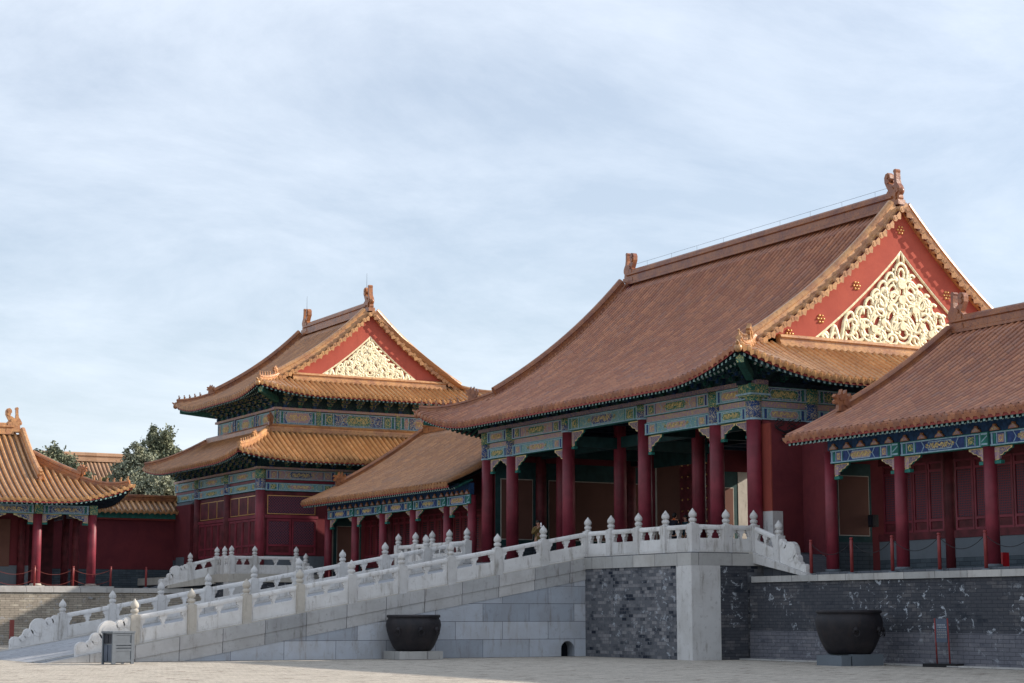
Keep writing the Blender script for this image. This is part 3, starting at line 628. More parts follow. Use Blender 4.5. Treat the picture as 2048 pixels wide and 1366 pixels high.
def big_beast(par, P, s, mat):
    m = MB()
    o = [(-.35, 0), (-.38, .25), (-.45, .5), (-.36, .72), (-.28, .55), (-.2, .62), (-.18, .85), (-.08, .70), (0, .66), (.04, .86), (.12, .68), (.22, .62), (.36, .66), (.42, .55), (.30, .47), (.42, .38), (.38, .28), (.22, .26), (.24, 0)]
    m.prism([(u * s, z * s) for u, z in o], lambda p, q, t: P(p, t, q), -.10 * s, .10 * s, mat)
    for k in (-1, 1):
        for (u, z, r) in ((.12, .5, .09), (-.12, .35, .15), (-.25, .2, .1)):
            m.prism([((u + r * cos(2 * pi * i / 8)) * s, (z + r * sin(2 * pi * i / 8)) * s) for i in range(8)], lambda p, q, t: P(p, t, q), k * .09 * s, k * (.12 + r * .3) * s, mat)
    return m.build('horned_beast', par)
def barge_fringe(par, R, near, h, g, mat, step=0.38):       # round caps and drips hanging along the gable edge
    m = MB(); k = -1 if near else 1; ue = (R.u0 + h - g) if near else (R.u1 - h + g)
    for half in (0, 1):
        for i in range(24):
            da, db = [h * .8 + (R.D - h * .8) * (i + q) / 24 for q in (0, 1)]
            if half: da, db = 2 * R.D - da, 2 * R.D - db
            A = [R.W(ue + k * .06, da, R.zs(da) + .06), R.W(ue + k * .06, db, R.zs(db) + .06), R.W(ue - k * .7, db, R.zs(db) + .08), R.W(ue - k * .7, da, R.zs(da) + .08)]
            B_ = [(p[0], p[1], p[2] - .12) for p in A]; m.hexa([B_[0], B_[1], B_[2], B_[3], A[0], A[1], A[2], A[3]], 'red_lacquer')  # strip added so the fringe casts a solid shadow; dark to deepen its gaps
    n = int((R.D - h * 0.55) / step)
    for half in (0, 1):
        for i in range(n + 1):
            d = R.D - 0.12 - i * step * 0.93
            if d < h * 0.62: break
            dd = d if half == 0 else 2 * R.D - d
            z = R.zs(dd) - 0.02
            a = Vector(R.W(ue - k * 0.50, dd, z + 0.16)); b_ = Vector(R.W(ue + k * 0.14, dd, z + .04))
            m.tube([a, b_], 0.112, mat, 8)
            out = (b_ - a).normalized(); al = Vector(R.W(0, 1, 0)) - Vector(R.W(0, 0, 0)); al.z = (R.zs(dd + .05) - R.zs(dd)) / .05; al.normalize(); up = out.cross(al); up = up if up.z > 0 else -up
            c = b_ + out * 0.012
            m.face([c + al * .125 * cos(2 * pi * q / 9) + up * .125 * sin(2 * pi * q / 9) for q in range(9)], mat)
            m.face([c + out * .012 + al * .065 * cos(2 * pi * q / 7) + up * .065 * sin(2 * pi * q / 7) for q in range(7)], mat)
            c2 = c + al * step * 0.5; w = step / 2 - .04
            pl = [(-w, .04), (w, .04), (w * .95, -.08), (0, -.22), (-w * .95, -.08)]
            A = [c2 + al * p + up * q for p, q in pl]; B2 = [x - out * .02 for x in A]
            m.face(A, mat); m.face(B2[::-1], mat)
            for q in range(5): m.face([A[q], A[(q + 1) % 5], B2[(q + 1) % 5], B2[q]], mat)
    m.build('gable_fringe', par)
def gable(par, R, near, h, hb, band, thick=0.35, relief=True, studs=True, rows=1.0):
    """red pediment with a recessed triangle of gilded ribbons; hb = height of its foot"""
    k = -1 if near else 1; uf = (R.u0 + h) if near else (R.u1 - h)
    C = []; n = 26; d = h * 0.5
    while R.zs(d) - 0.12 < hb: d += 0.02
    dL = d
    for i in range(n + 1):
        dd = dL + (R.D - dL) * i / n; C.append((dd, R.zs(dd) - 0.10))
    I = []
    for i, (x, z) in enumerate(C):
        sl = R.sl(x); L = sqrt(1 + sl * sl); I.append((x + band * sl / L, z - band / L))
    I = [(x, z) for x, z in I if z > hb + 0.0 and x < R.D]
    # foot of the inner curve on hb and its apex on the axis
    sl = R.sl(dL); x0 = I[0][0] - (I[0][1] - hb) / sl; apex = I[-1][1] + (R.D - I[-1][0]) * R.sl(R.D)
    I = [(x0, hb)] + I + [(R.D, apex)]
    mir = lambda L: L + [(2 * R.D - x, z) for x, z in reversed(L[:-1])]
    outer = mir(C); inner = mir(I)
    P = lambda x, z, t: R.W(uf + k * t, x, z)
    m = MB()
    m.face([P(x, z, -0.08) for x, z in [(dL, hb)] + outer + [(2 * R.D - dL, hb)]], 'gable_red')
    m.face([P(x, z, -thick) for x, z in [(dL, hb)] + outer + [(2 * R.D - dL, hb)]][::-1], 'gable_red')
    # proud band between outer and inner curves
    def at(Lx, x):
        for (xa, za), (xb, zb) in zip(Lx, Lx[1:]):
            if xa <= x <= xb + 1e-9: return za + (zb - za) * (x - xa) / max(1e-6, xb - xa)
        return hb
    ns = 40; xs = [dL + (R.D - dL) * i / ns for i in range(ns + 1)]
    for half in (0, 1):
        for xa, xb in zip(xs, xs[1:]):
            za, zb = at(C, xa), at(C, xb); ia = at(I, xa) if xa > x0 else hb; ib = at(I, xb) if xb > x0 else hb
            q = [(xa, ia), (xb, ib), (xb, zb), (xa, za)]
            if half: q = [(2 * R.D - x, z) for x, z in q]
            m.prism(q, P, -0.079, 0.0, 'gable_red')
    g = m.build('gable', par)
    if relief:
        r = MB(); sg = 0.045
        def rib(pts, w=0.085): w *= 1.04; r.tube([P(x, z, -0.045) for x, z in pts], w, 'gold_relief', 6, (Vector(P(0, 0, 1)) - Vector(P(0, 0, 0)), 0.55))
        HW = R.D - x0; HH = apex - hb; sc = HW / 3.95; sz = HH / 3.25; cx = R.D
        T = lambda x, z: (cx + x * sc, hb + z * sz)
        edge = [(x + .03, z) for x, z in I]
        rib([(x, z - .03) for x, z in inner], 0.075); rib([(x0, hb + .05), (2 * R.D - x0, hb + .05)], 0.06)
        def ell(x, z, a, b=None, rot=0, w=.075, a0=0, a1=2 * pi):
            b = b or a; pts = []
            for i in range(19):
                t = a0 + (a1 - a0) * i / 18; p, q = a * cos(t), b * sin(t)
                pts.append(T(x + p * cos(rot) - q * sin(rot), z + p * sin(rot) + q * cos(rot)))
            rib(pts, w)
        for s_ in (-1, 1):
            for (x, z, a, b, ro) in ((.0, 2.45, .27, .36, 0), (.0, 1.95, .20, .34, 0), (.42, 1.85, .30, .42, .5), (.24, 1.45, .26, .40, -.6), (0, 1.12, .26, .18, 0), (.50, .98, .27, .46, .35), (.95, 1.35, .26, .38, -.3), (.0, .48, .36, .34, 0), (.72, .50, .22, .38, -.4),
                                     (1.12, .80, .28, .46, .55), (1.10, .32, .34, .24, 0), (1.62, .92, .24, .34, .3), (1.55, .48, .28, .36, -.5), (1.95, .36, .27, .24, 0), (.48, .25, .22, .17, 0), (2.25, .52, .20, .32, .7), (.25, .82, .18, .30, .8), (.80, 1.62, .17, .30, .2)):
                ell(s_ * x, z, a, b, s_ * ro)
            for (x, z, a0) in ((.52, 2.25, 0), (.85, 1.95, 0), (1.15, 1.65, .5), (1.45, 1.35, .2), (1.85, 1.02, .4), (2.3, .82, .3)):   # curled leaves hanging from the frame
                ell(s_ * x, z, .14, .22, s_ * .6, .07, 0.3, 4.6)
            for (x, z, a, b, ro) in ((.0, 2.45, .12, .18, 0), (.42, 1.85, .15, .22, .5), (.50, .98, .13, .24, .35), (.95, 1.35, .12, .20, -.3), (.0, .48, .18, .16, 0), (1.12, .80, .13, .24, .55), (1.10, .32, .17, .11, 0), (1.55, .48, .13, .18, -.5), (.62, 1.35, .15, .22, 0),
                                     (.30, 1.70, .14, .2, .9), (1.35, 1.05, .14, .22, 0), (1.80, .62, .14, .2, .2), (.86, .22, .16, .14, 0), (1.36, .18, .15, .12, 0), (.15, 1.30, .13, .2, .4), (.3, .65, .14, .22, -.7), (2.12, .25, .14, .16, 0), (.7, 1.75, .12, .2, .1), (1.2, 1.5, .10, .16, .3), (.25, 2.15, .12, .18, -.3), (.95, .55, .14, .2, .9), (2.05, .75, .11, .17, .5)):
                ell(s_ * x, z, a, b, s_ * ro, .06)
            pts = []
            for i in range(46):
                t = i / 45; x = 2.35 + 1.15 * t; am = .34 * (1 - t) ** 0.8 + .04
                pts.append(T(s_ * x, .06 + am + am * sin(t * 15)))
            rib(pts, .085)
            for i in range(3):
                x = 2.55 + i * .38; z = .18; ell(s_ * x, z, .10, .12, 0, .06)
            rib([T(s_ * .12, 2.8), T(s_ * .10, 3.05), T(s_ * .05, 3.2)], .07); rib([T(s_ * .2, 2.15), T(s_ * .45, 2.35), T(s_ * .3, 2.6)], .07)
        for (x, z, q) in ((0, 2.12, .17), (0, 1.6, .15), (.55, 1.28, .12), (-.55, 1.28, .12), (.0, .72, .14), (1.25, .55, .13), (-1.25, .55, .13), (.85, .8, .1), (-.85, .8, .1), (1.75, .6, .1), (-1.75, .6, .1)):
            px, pz = T(x, z); r.prism([(px + q * cos(2 * pi * i / 10) * sc, pz + q * sin(2 * pi * i / 10) * sz) for i in range(10)], P, -.07, .02, 'gold_relief')
        r.build('ribbon_relief', g)
    if studs:
        for half in (0, 1):
            for f in (0.02, 0.31, 0.60):
                i = min(len(C) - 1, int(f * n)); x, z = C[i]; sl = R.sl(x); L = sqrt(1 + sl * sl); off = band * 0.62
                x, z = x + off * sl / L + (0.5 if f < .1 else 0), z - off / L; z = max(z, hb + .16)
                if half: x = 2 * R.D - x
                st = MB()
                for q in range(7):
                    a, bb = (0, 0) if q == 0 else (.135 * cos(q * pi / 3), .135 * sin(q * pi / 3)); p = P(x + a, z + bb, 0.012); st.ball(p, 0.048, 'gold_stud', 7, 4)
                st.build('stud_cluster', g)
        x, z = R.D, C[-1][1] - band * .72; st = MB()
        for q in range(7):
            a, bb = (0, 0) if q == 0 else (.135 * cos(q * pi / 3), .135 * sin(q * pi / 3)); st.ball(P(x + a, z + bb, .012), .048, 'gold_stud', 7, 4)
        st.build('stud_cluster', g)
    return g
def xieshan(par, R, h, g, mats, owl_s, beasts=6, fringe_near=True, caps=True, back_side=True, bs=0.36, bojiz=0.0, far_side=True, ridge_h=.72):
    tmat, smat, rmat, rmat2 = mats
    m = MB(); row = 0
    u = R.u0 + PITCHU / 2; 
    nrow = int((R.u1 - R.u0) / PITCHU); p = (R.u1 - R.u0) / nrow
    for i in range(nrow):
        u = R.u0 + (i + .5) * p; s = R.sc(u); fn = lambda du, d, dz, u=u: R.front(u + du, d, dz)
        if s >= h: tile_rows(m, fn, None, 0, R.D, i, tmat, True, caps=caps, p=p)
        else:
            tile_rows(m, fn, None, 0, s + .1, i, tmat, True, caps=caps and s > .5, p=p)
            if s > h - g: tile_rows(m, fn, None, h - .05, R.D, i, tmat, False, p=p)
    # back slope as plain sheet with drips left out (faces away from the yard)
    ub = [R.u0 + (R.u1 - R.u0) * i / 30 for i in range(31)]
    for a, b in zip(ub, ub[1:]):
        for j in range(8):
            d0, d1 = R.D * j / 8, R.D * (j + 1) / 8
            def q(uu, dd): 
                s = R.sc(uu); lim = R.D if s >= h - g - .05 else min(s, R.D); return R.front(uu, 2 * R.D - min(dd, lim))
            m.face([q(a, d0), q(b, d0), q(b, d1), q(a, d1)], tmat, [(a, d0), (b, d0), (b, d1), (a, d1)])
    roof = m.build('roof', par, fix=False)
    # hip slopes at the sides
    for near in ((True, False) if far_side else (True,)):
        m = MB(); nr = int(2 * R.D / PITCHU); pw = 2 * R.D / nr
        for i in range(nr):
            w = (i + .5) * pw; lim = min(w, 2 * R.D - w, h + .02)
            if not near and i % 1: continue
            tile_rows(m, lambda du, d, dz, w=w: R.side(w + du, d, near, dz), None, 0, max(.15, lim + (.1 if lim < h else 0)), i + 900, smat, True, p=pw, caps=False)
        m.build('side_slope', roof, fix=False)
    # eaves: soffit, fascia, rafters
    m = MB(); ds = [0.05, .4, .7, 1.0, 1.5, 2.0, 2.6]
    for a, b in zip(ub, ub[1:]):
        for j in range(6):
            q = lambda uu, dd: R.front(uu, min(dd, R.sc(uu) + .01), -.09 if dd < 1.01 else -.16)
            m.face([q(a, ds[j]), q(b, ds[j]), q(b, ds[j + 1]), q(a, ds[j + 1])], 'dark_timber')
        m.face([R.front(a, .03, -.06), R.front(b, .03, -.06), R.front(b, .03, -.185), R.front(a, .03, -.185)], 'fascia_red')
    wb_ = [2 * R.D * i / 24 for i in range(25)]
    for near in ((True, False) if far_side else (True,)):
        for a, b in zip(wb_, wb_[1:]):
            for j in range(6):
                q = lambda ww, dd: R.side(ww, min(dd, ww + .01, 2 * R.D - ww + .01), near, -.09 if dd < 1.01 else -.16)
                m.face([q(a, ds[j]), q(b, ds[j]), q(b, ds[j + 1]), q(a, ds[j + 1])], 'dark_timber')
            m.face([R.side(a, .05, near, -.06), R.side(b, .05, near, -.06), R.side(b, .05, near, -.185), R.side(a, .05, near, -.185)], 'fascia_red')
    nrf = int((R.u1 - R.u0) / .24)
    for i in range(nrf):
        u = R.u0 + (i + .5) * (R.u1 - R.u0) / nrf; s = R.sc(u); rafters(m, lambda du, d, dz, u=u: R.front(u + du, d, dz), [(0, s)], .10)
    for near in ((True, False) if far_side else (True,)):
        nw = int(2 * R.D / .24)
        for i in range(nw):
            w = (i + .5) * 2 * R.D / nw; rafters(m, lambda du, d, dz, w=w: R.side(w + du, d, near, dz), [(0, min(w, 2 * R.D - w))], .10)
    m.build('eaves', roof, fix=False)
    # ridges
    uN, uF = R.u0 + h - .1, R.u1 - h + .1; zt = R.zs(R.D) - .04
    m = MB(); m.sweep([R.W(uN + .3, R.D, zt), R.W(uF - .3, R.D, zt)], prof(.5, ridge_h), rmat); m.build('main_ridge', roof)
    for near in (True, False):
        k = -1 if near else 1; ue = uN if near else uF; uu = ue + (.02 if near else -.02) * 1
        owl(roof, lambda p, t, q, k=k, ue=ue: R.W(ue + k * (p - .35), R.D + t, zt + .34 * ridge_h / .72 + q), owl_s, rmat)
        uc = ue - k * .12
        mt = rmat2 if near else rmat
        for half in (0, 1):
            pts = []
            for i in range(15):
                d = R.D - .1 - (R.D - .1 - h * .98) * i / 14; dd = d if half == 0 else 2 * R.D - d; pts.append(R.W(uc, dd, R.zs(dd)))
            m = MB(); m.sweep(pts, [(p * 1.15, q * 1.4) for p, q in HIPR], mt); m.build('gable_ridge', roof)
            hp = []
            for i in range(9):
                s = h * (1 - i / 8.0) * 1.0 + .12; s = min(s, h)
                x = s if half == 0 else 2 * R.D - s; u_ = R.u0 + s if near else R.u1 - s
                hp.append(R.W(u_, x, R.zs(s) + R.lf(s, s)))
            if half == 1 and not near: continue
            m = MB(); m.sweep(hp, hprof(.85), mt); m.build('hip_ridge', roof)
            if half == 0:
                A = Vector(hp[-1]); B = Vector(hp[0]); dr = (A - B); Lh = dr.length; dr.normalize(); hz = Vector((dr.x, dr.y, 0)).normalized(); lt = Vector((-hz.y, hz.x, 0))
                big_t = min(0.78 * Lh, Lh - .1)
                def PP(t0, up=.30):
                    # point on hip path at distance t0 from the corner
                    acc = 0; c = A
                    for i in range(8, 0, -1):
                        sg_ = (Vector(hp[i - 1]) - Vector(hp[i])).length
                        if acc + sg_ >= t0 or i == 1: c = Vector(hp[i]) + (Vector(hp[i - 1]) - Vector(hp[i])).normalized() * (t0 - acc); break
                        acc += sg_
                    return lambda p, t, q: tuple(c + hz * p + lt * t + Vector((0, 0, up + q)))
                for bI in range(beasts): beast(roof, PP(.12 + bI * .34), bs, mt)
                big_beast(roof, PP(.12 + beasts * .34 + .35), bs * 1.7, mt)
                m = MB(); c = A + hz * .10; m.ball((c.x, c.y, c.z - .12), .15, mt, 8, 5); m.tube([c, c + hz * .22 + Vector((0, 0, .12))], [.09, .03], mt, 6); m.build('corner_dragon_head', roof)
                m = MB(); q0 = A - Vector((0, 0, .42)) - hz * .25; lt2 = lt * .13
                pts8 = [q0 - lt2 - Vector((0, 0, .15)), q0 + lt2 - Vector((0, 0, .15)), q0 + lt2 + Vector((0, 0, .15)), q0 - lt2 + Vector((0, 0, .15))]
                q1 = q0 - hz * 2.2 - Vector((0, 0, .35)); o8 = q1 - q0
                m.face(pts8, 'motif_green')
                for i in range(4): m.face([pts8[i], pts8[(i + 1) % 4], pts8[(i + 1) % 4] + o8, pts8[i] + o8], 'bracket_green')
                m.build('corner_beam', roof)
        if h > 0.5:
            k2 = k; zb = R.zs(h)
            m = MB(); u_ = R.u0 + h - .10 if near else R.u1 - h + .10
            m.sweep([R.W(u_, h * 1.25 + .3, zb - .05), R.W(u_, 2 * R.D - h * 1.25 - .3, zb - .05)], [(-.16, 0), (.16, 0), (.16, .14), (.10, .17), (.10, .28), (.17, .33), (.12, .42), (0, .46), (-.12, .42), (-.16, .33)], mt); m.build('foot_ridge', roof)
        barge_fringe(roof, R, near, h, g, mt)
        gb = gable(par, R, near, h, R.zs(h) + .30 + bojiz, 1.05 if R.D > 9 else .85, relief=near, studs=near and R.D > 9)
    return roof

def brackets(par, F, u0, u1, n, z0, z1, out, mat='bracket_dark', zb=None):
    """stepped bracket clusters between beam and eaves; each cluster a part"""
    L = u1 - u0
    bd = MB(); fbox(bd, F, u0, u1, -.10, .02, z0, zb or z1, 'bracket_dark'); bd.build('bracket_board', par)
    for i in range(n):
        u = u0 + (i + .5) * L / n; m = MB(); H = z1 - z0; k = min(.34, L / n * .42); mm = ('bracket_blue', 'bracket_green')[i % 2]; mo = ('bracket_green', 'bracket_blue')[i % 2]
        fbox(m, F, u - .09, u + .09, .02, .16, z0, z0 + H * .2, mm)
        for j in range(3):
            w = k * (.5 + .25 * j); nn = out * (j + 1) / 3; zz = z0 + H * (.22 + .26 * j)
            fprism(m, F, [(u - w, zz + .10), (u - w, zz + .16), (u + w, zz + .16), (u + w, zz + .10), (u + w * .6, zz), (u - w * .6, zz)], nn - .05, nn + .05, mat)
            fbox(m, F, u - .045, u + .045, .02, nn + .12, zz + .01, zz + .11, mm)
            for q in (-1, 0, 1): fbox(m, F, u + q * w * .85 - .05, u + q * w * .85 + .05, nn - .06, nn + .06, zz + .163, zz + .22, mo)
        m.build('bracket_set', par)
def beam(par, F, u0, u1, z0, z1, n=0.0, th=.28, ground='motif_teal', centre='motif_green', edge='paint_blue', style=0, name='painted_beam'):
    m = MB(); L = u1 - u0; H = z1 - z0
    fbox(m, F, u0, u1, n - th, n, z0, z1, 'paint_green')
    e = .006
    fbox(m, F, u0 + .01, u1 - .01, n, n + e, z0 + .05 * H + .02, z1 - .02, ground)
    # light outlines
    for za, zb in ((z0 + .015, z0 + .05), (z1 - .055, z1 - .02)): fbox(m, F, u0 + .01, u1 - .01, n + e, n + 2 * e, za, zb, 'paint_light')
    ends = (.10, .22, .34) if L > 2.6 else (.10,)
    for s in (0, 1):
        f = lambda a: u0 + a if s == 0 else u1 - a
        for a, w, mt in ((.05, .06, 'paint_light'), (.14, .10, edge), (.27, .03, 'paint_light'), (L * .13 + .15, .05, 'paint_light'), (L * .13 + .22, .03, edge)):
            if L < 2.6 and a > .3: continue
            ua, ub_ = sorted((f(a), f(a + w))); fbox(m, F, ua, ub_, n + e, n + 2 * e, z0 + .055, z1 - .06, mt)
        if L > 2.6:
            ua, ub_ = sorted((f(.33), f(L * .13 + .12))); fbox(m, F, ua, ub_, n + e, n + 2 * e, z0 + .09, z1 - .10, ('motif_pink', 'motif_green')[style % 2])
            fprism(m, F, [(f(L * .20 + .25), z0 + .06), (f(L * .20 + .28), z0 + .06), (f(L * .20 + .28 + H * .25), (z0 + z1) / 2), (f(L * .20 + .28), z1 - .06), (f(L * .20 + .25), z1 - .06), (f(L * .20 + .25 + H * .25), (z0 + z1) / 2)][::(1 if s == 0 else -1)], n + e, n + 2 * e, 'paint_light')
    c0, c1 = (u0 + L * .36, u1 - L * .36) if L > 2.6 else (u0 + L * .22, u1 - L * .22)
    q = H * .18; za, zb = z0 + .08, z1 - .085
    hexp = lambda o: [(c0 + o, za + o), (c1 - o, za + o), (c1 + q - o, (za + zb) / 2), (c1 - o, zb - o), (c0 + o, zb - o), (c0 - q + o, (za + zb) / 2)]
    fprism(m, F, hexp(0), n + e, n + 2 * e, 'paint_light'); fprism(m, F, hexp(.025), n + 2 * e, n + 3 * e, centre)
    zm, cm, hh, ww = (za + zb) / 2, (c0 + c1) / 2, (zb - za) * .30, (c1 - c0) * .40
    for s in (-1, 1):
        pts = [F.P(cm + s * (.04 + ww * i / 22), n + 3 * e + .006, zm + hh * sin(i / 22 * pi * 3.2) * (1 - .35 * i / 22)) for i in range(23)]; m.tube(pts, .017, 'gold_line', 4)
        for fr_ in (.35, .72): m.tube([F.P(cm + s * ww * fr_ + hh * .55 * cos(a * pi / 5), n + 3 * e + .006, zm + hh * .8 * sin(a * pi / 5)) for a in range(11)], .014, 'gold_line', 4)
        if L > 2.6:
            uc = (u0 + (.33 + L * .13 + .12) / 2) if s < 0 else (u1 - (.33 + L * .13 + .12) / 2)
            m.tube([F.P(uc + hh * .8 * cos(a * pi / 5), n + 2 * e + .006, zm + hh * sin(a * pi / 5)) for a in range(11)], .014, 'gold_line', 4)
            uc = (u0 + L * .27 + .26) if s < 0 else (u1 - L * .27 - .26)
            m.tube([F.P(uc + hh * (.3 + .6 * a / 12) * cos(a * pi / 4), n + 2 * e + .006, zm + hh * (.3 + .6 * a / 12) * sin(a * pi / 4)) for a in range(13)], .013, 'gold_line', 4)
    m.ball(F.P(cm, n + 3 * e, zm), .035, 'gold_line', 6, 4)
    return m.build(name, par)
def spandrel(par, F, u, s, z, w=.95, h=.62, n=0.0, mat='motif_dense'):     # carved bracket under the beam beside a column; s = +1 grows to +u
    base = [(0, 0), (w, 0), (w * .97, -h * .16), (w * .80, -h * .26), (w * .72, -h * .40), (w * .52, -h * .46), (w * .44, -h * .62), (w * .26, -h * .68), (w * .24, -h * .95), (0, -h)]
    m = MB(); q = [(u + s * a, z + b) for a, b in base]; q = q if s > 0 else q[::-1]
    fprism(m, F, q, n - .10, n - .02, 'gold_line', 'paint_green')
    cx = u + s * w * .38; cz = z - h * .33
    q2 = [(cx + (a - cx) * .82, cz + (b - cz) * .80) for a, b in q]; fprism(m, F, q2, n - .02, n - .008, mat)
    fbox(m, F, min(u, u + s * .26), max(u, u + s * .26), n - .14, n + .01, z - h - .10, z - h + .0, 'paint_green')
    fbox(m, F, min(u + s * .0, u + s * .20), max(u, u + s * .20), n - .08, n - .004, z - h + .04, z - .03, 'motif_pink')
    return m.build('spandrel_bracket', par)
def column(par, x, y, z0, z1, r, mat='red_column', cap=None, base='marble_warm', taper=.93):
    m = MB(); m.lathe([(r, z0), (r * .985, z0 + (z1 - z0) * .5), (r * taper, z1)], (x, y, 0), mat, 20)
    c = m.build('column', par)
    if base:
        b = MB(); b.box(x - r * 1.6, x + r * 1.6, y - r * 1.6, y + r * 1.6, z0 - .07, z0 + .02, base); b.lathe([(r * 1.35, z0 + .02), (r * 1.2, z0 + .10), (r * .9, z0 + .11)], (x, y, 0), base, 20); b.build('column_base', c)
    if cap:
        b = MB(); za, zb = cap; b.lathe([(r + .012, za), (r + .025, za + .02), (r + .025, za + .06), (r + .012, za + .07)], (x, y, 0), 'paint_light', 20)
        b.lathe([(r + .008, za + .07), (r + .008, za + .55 * (zb - za))], (x, y, 0), 'motif_blue', 20); b.lathe([(r + .02, za + .55 * (zb - za)), (r + .02, zb)], (x, y, 0), 'motif_green', 20); b.build('painted_cap', c)
    return c

# ================================================================== THE GATE
GX = 38.8; GF = 3.60; GY = [52.3, 54.55, 59.3, 65.0, 69.75, 72.0]; GB = 53.3
gate = thing('gate_hall', 'large red gate hall with big curved tile roof at the top of the ramp', 'gate', (46, 62.15, GF))
m = MB(); m.box(38.0, 54.2, 51.2, 73.1, PZ, GF, 'paving_dark'); m.build('floor', gate)
RG = Roof('Y', 36.40, 9.65, 49.88, 74.42, 9.55, .50, .0115, .95, 5.0, 2.75, c=.0014)
xieshan(gate, RG, 2.75, .16, ('tile_shaded', 'tile_sunlit', 'ridge_shaded', 'ridge_sunlit'), .84, 6, bs=.40)
FG = FX(GX - .0)
for i, y in enumerate(GY):
    top = 9.35; column(gate, GX, y, GF, top, .27, cap=((8.24, 9.45) if i in (0, 1, 4, 5) else (8.88, 9.45)))
for i in range(5):
    y0, y1 = GY[i] + .22, GY[i + 1] - .22; L = y1 - y0
    st = i % 2
    if i == 2:
        beam(gate, FG, y0, y1, 8.92, 9.46, .16, .30, 'motif_teal', 'motif_blue', 'paint_green', 1)
    else:
        beam(gate, FG, y0, y1, 8.96, 9.46, .16, .30, 'motif_pink' if L > 3 else 'motif_teal', 'motif_green' if L > 3 else 'motif_pink', 'paint_blue', st)
        m = MB(); fbox(m, FG, y0, y1, -.1, .06, 8.72, 8.955, 'motif_pink'); fbox(m, FG, y0, y1, .06, .068, 8.73, 8.76, 'paint_light'); m.build('cushion_board', gate)
        beam(gate, FG, y0, y1, 8.26, 8.715, .13, .26, 'motif_teal', 'motif_pink' if L > 3 else 'motif_green', 'paint_blue', 1 - st)
    zb = 8.90 if i == 2 else 8.24
    if L > 3:
        spandrel(gate, FG, y0, 1, zb); spandrel(gate, FG, y1, -1, zb)
    else:
        spandrel(gate, FG, y0, 1, zb, .9, .52); spandrel(gate, FG, y1, -1, zb, .9, .52)
m = MB(); fbox(m, FG, GY[0] - .5, GY[-1] + .5, -.3, .22, 9.47, 9.62, 'motif_dense'); m.build('plate_beam', gate)
brackets(gate, FG, GY[0] - .3, GY[-1] + .3, 26, 9.62, 9.96, .85, zb=10.55)
FS = FY(52.3)
SX = [38.8, 41.3, 46.05, 50.8, 53.3]
for k, x in enumerate(SX[1:]): column(gate, x, 52.3, GF, 9.35, .27, cap=(8.24, 9.45))
for k in range(4):
    x0, x1 = SX[k] + .24, SX[k + 1] - .24
    beam(gate, FS, x0, x1, 8.94, 9.46, .14, .3, 'motif_blue', 'motif_green', 'paint_green', k)
    m = MB(); fbox(m, FS, x0, x1, -.1, .06, 8.72, 8.935, 'motif_pink'); m.build('cushion_board', gate)
    beam(gate, FS, x0, x1, 8.26, 8.715, .12, .26, 'motif_teal', 'motif_pink', 'paint_blue', k + 1)
m = MB(); fbox(m, FS, 38.3, 53.8, -.3, .22, 9.47, 9.62, 'dark_timber'); m.build('plate_beam', gate)
brackets(gate, FS, 38.5, 53.6, 15, 9.62, 9.96, .85, zb=10.5)
# corner bracket block at the near corner column
m = MB(); m.box(38.42, 39.18, 51.92, 52.68, 9.04, 9.5, 'motif_green'); m.box(38.36, 39.24, 51.86, 52.74, 9.10, 9.16, 'paint_light'); m.build('corner_block', gate)
# gable walls below the side beams
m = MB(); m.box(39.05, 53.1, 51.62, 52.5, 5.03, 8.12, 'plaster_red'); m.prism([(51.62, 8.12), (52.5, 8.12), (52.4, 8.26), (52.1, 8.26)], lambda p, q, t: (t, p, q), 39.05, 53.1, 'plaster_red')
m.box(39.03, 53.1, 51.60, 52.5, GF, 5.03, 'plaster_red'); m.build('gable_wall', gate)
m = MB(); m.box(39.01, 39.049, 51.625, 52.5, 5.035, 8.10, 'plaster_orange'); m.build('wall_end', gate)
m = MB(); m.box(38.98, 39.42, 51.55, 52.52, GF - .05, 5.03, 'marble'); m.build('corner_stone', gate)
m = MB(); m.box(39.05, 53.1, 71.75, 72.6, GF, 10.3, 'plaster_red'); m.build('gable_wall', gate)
m = MB(); m.box(53.1, 53.5, 52.3, 72, 8.3, 10.2, 'frame_green'); m.build('rear_beam', gate)
# panels on the inner face of the far gable wall
for xa, xb in ((39.30, 40.95), (41.75, 45.55), (46.35, 50.3), (50.9, 51.95)):
    m = MB(); F = FY(71.75); fbox(m, F, xa - .25, xb + .25, 0, .02, GF, 8.2, 'frame_green'); fbox(m, F, xa, xb, .02, .03, 4.75, 7.45, 'marble_warm'); fbox(m, F, xa + .04, xb - .04, .03, .04, 4.79, 7.41, 'panel_ochre')
    fbox(m, F, xa - .25, xb + .25, .02, .04, GF, 4.5, 'dado'); m.build('wall_panel', gate)
m = MB(); m.box(52.2, 52.75, 71.71, 71.748, GF, 8.2, 'marble_warm'); m.build('wall_pier', gate)
for x in (41.3, 46.05, 50.8):
    for y in (59.3, 65.0, 69.75, 54.55):
        if (y == 54.55 and x < 50) or (x > 50 and y > 60): continue
        column(gate, x, y, GF, 10.2, .27, 'red_column')
for y in GY[1:]: column(gate, 53.3, y, GF, 9.35, .26, 'red_lacquer')
for x in (41.3, 46.05): column(gate, x, 71.6, GF, 9.3, .25, 'red_lacquer')
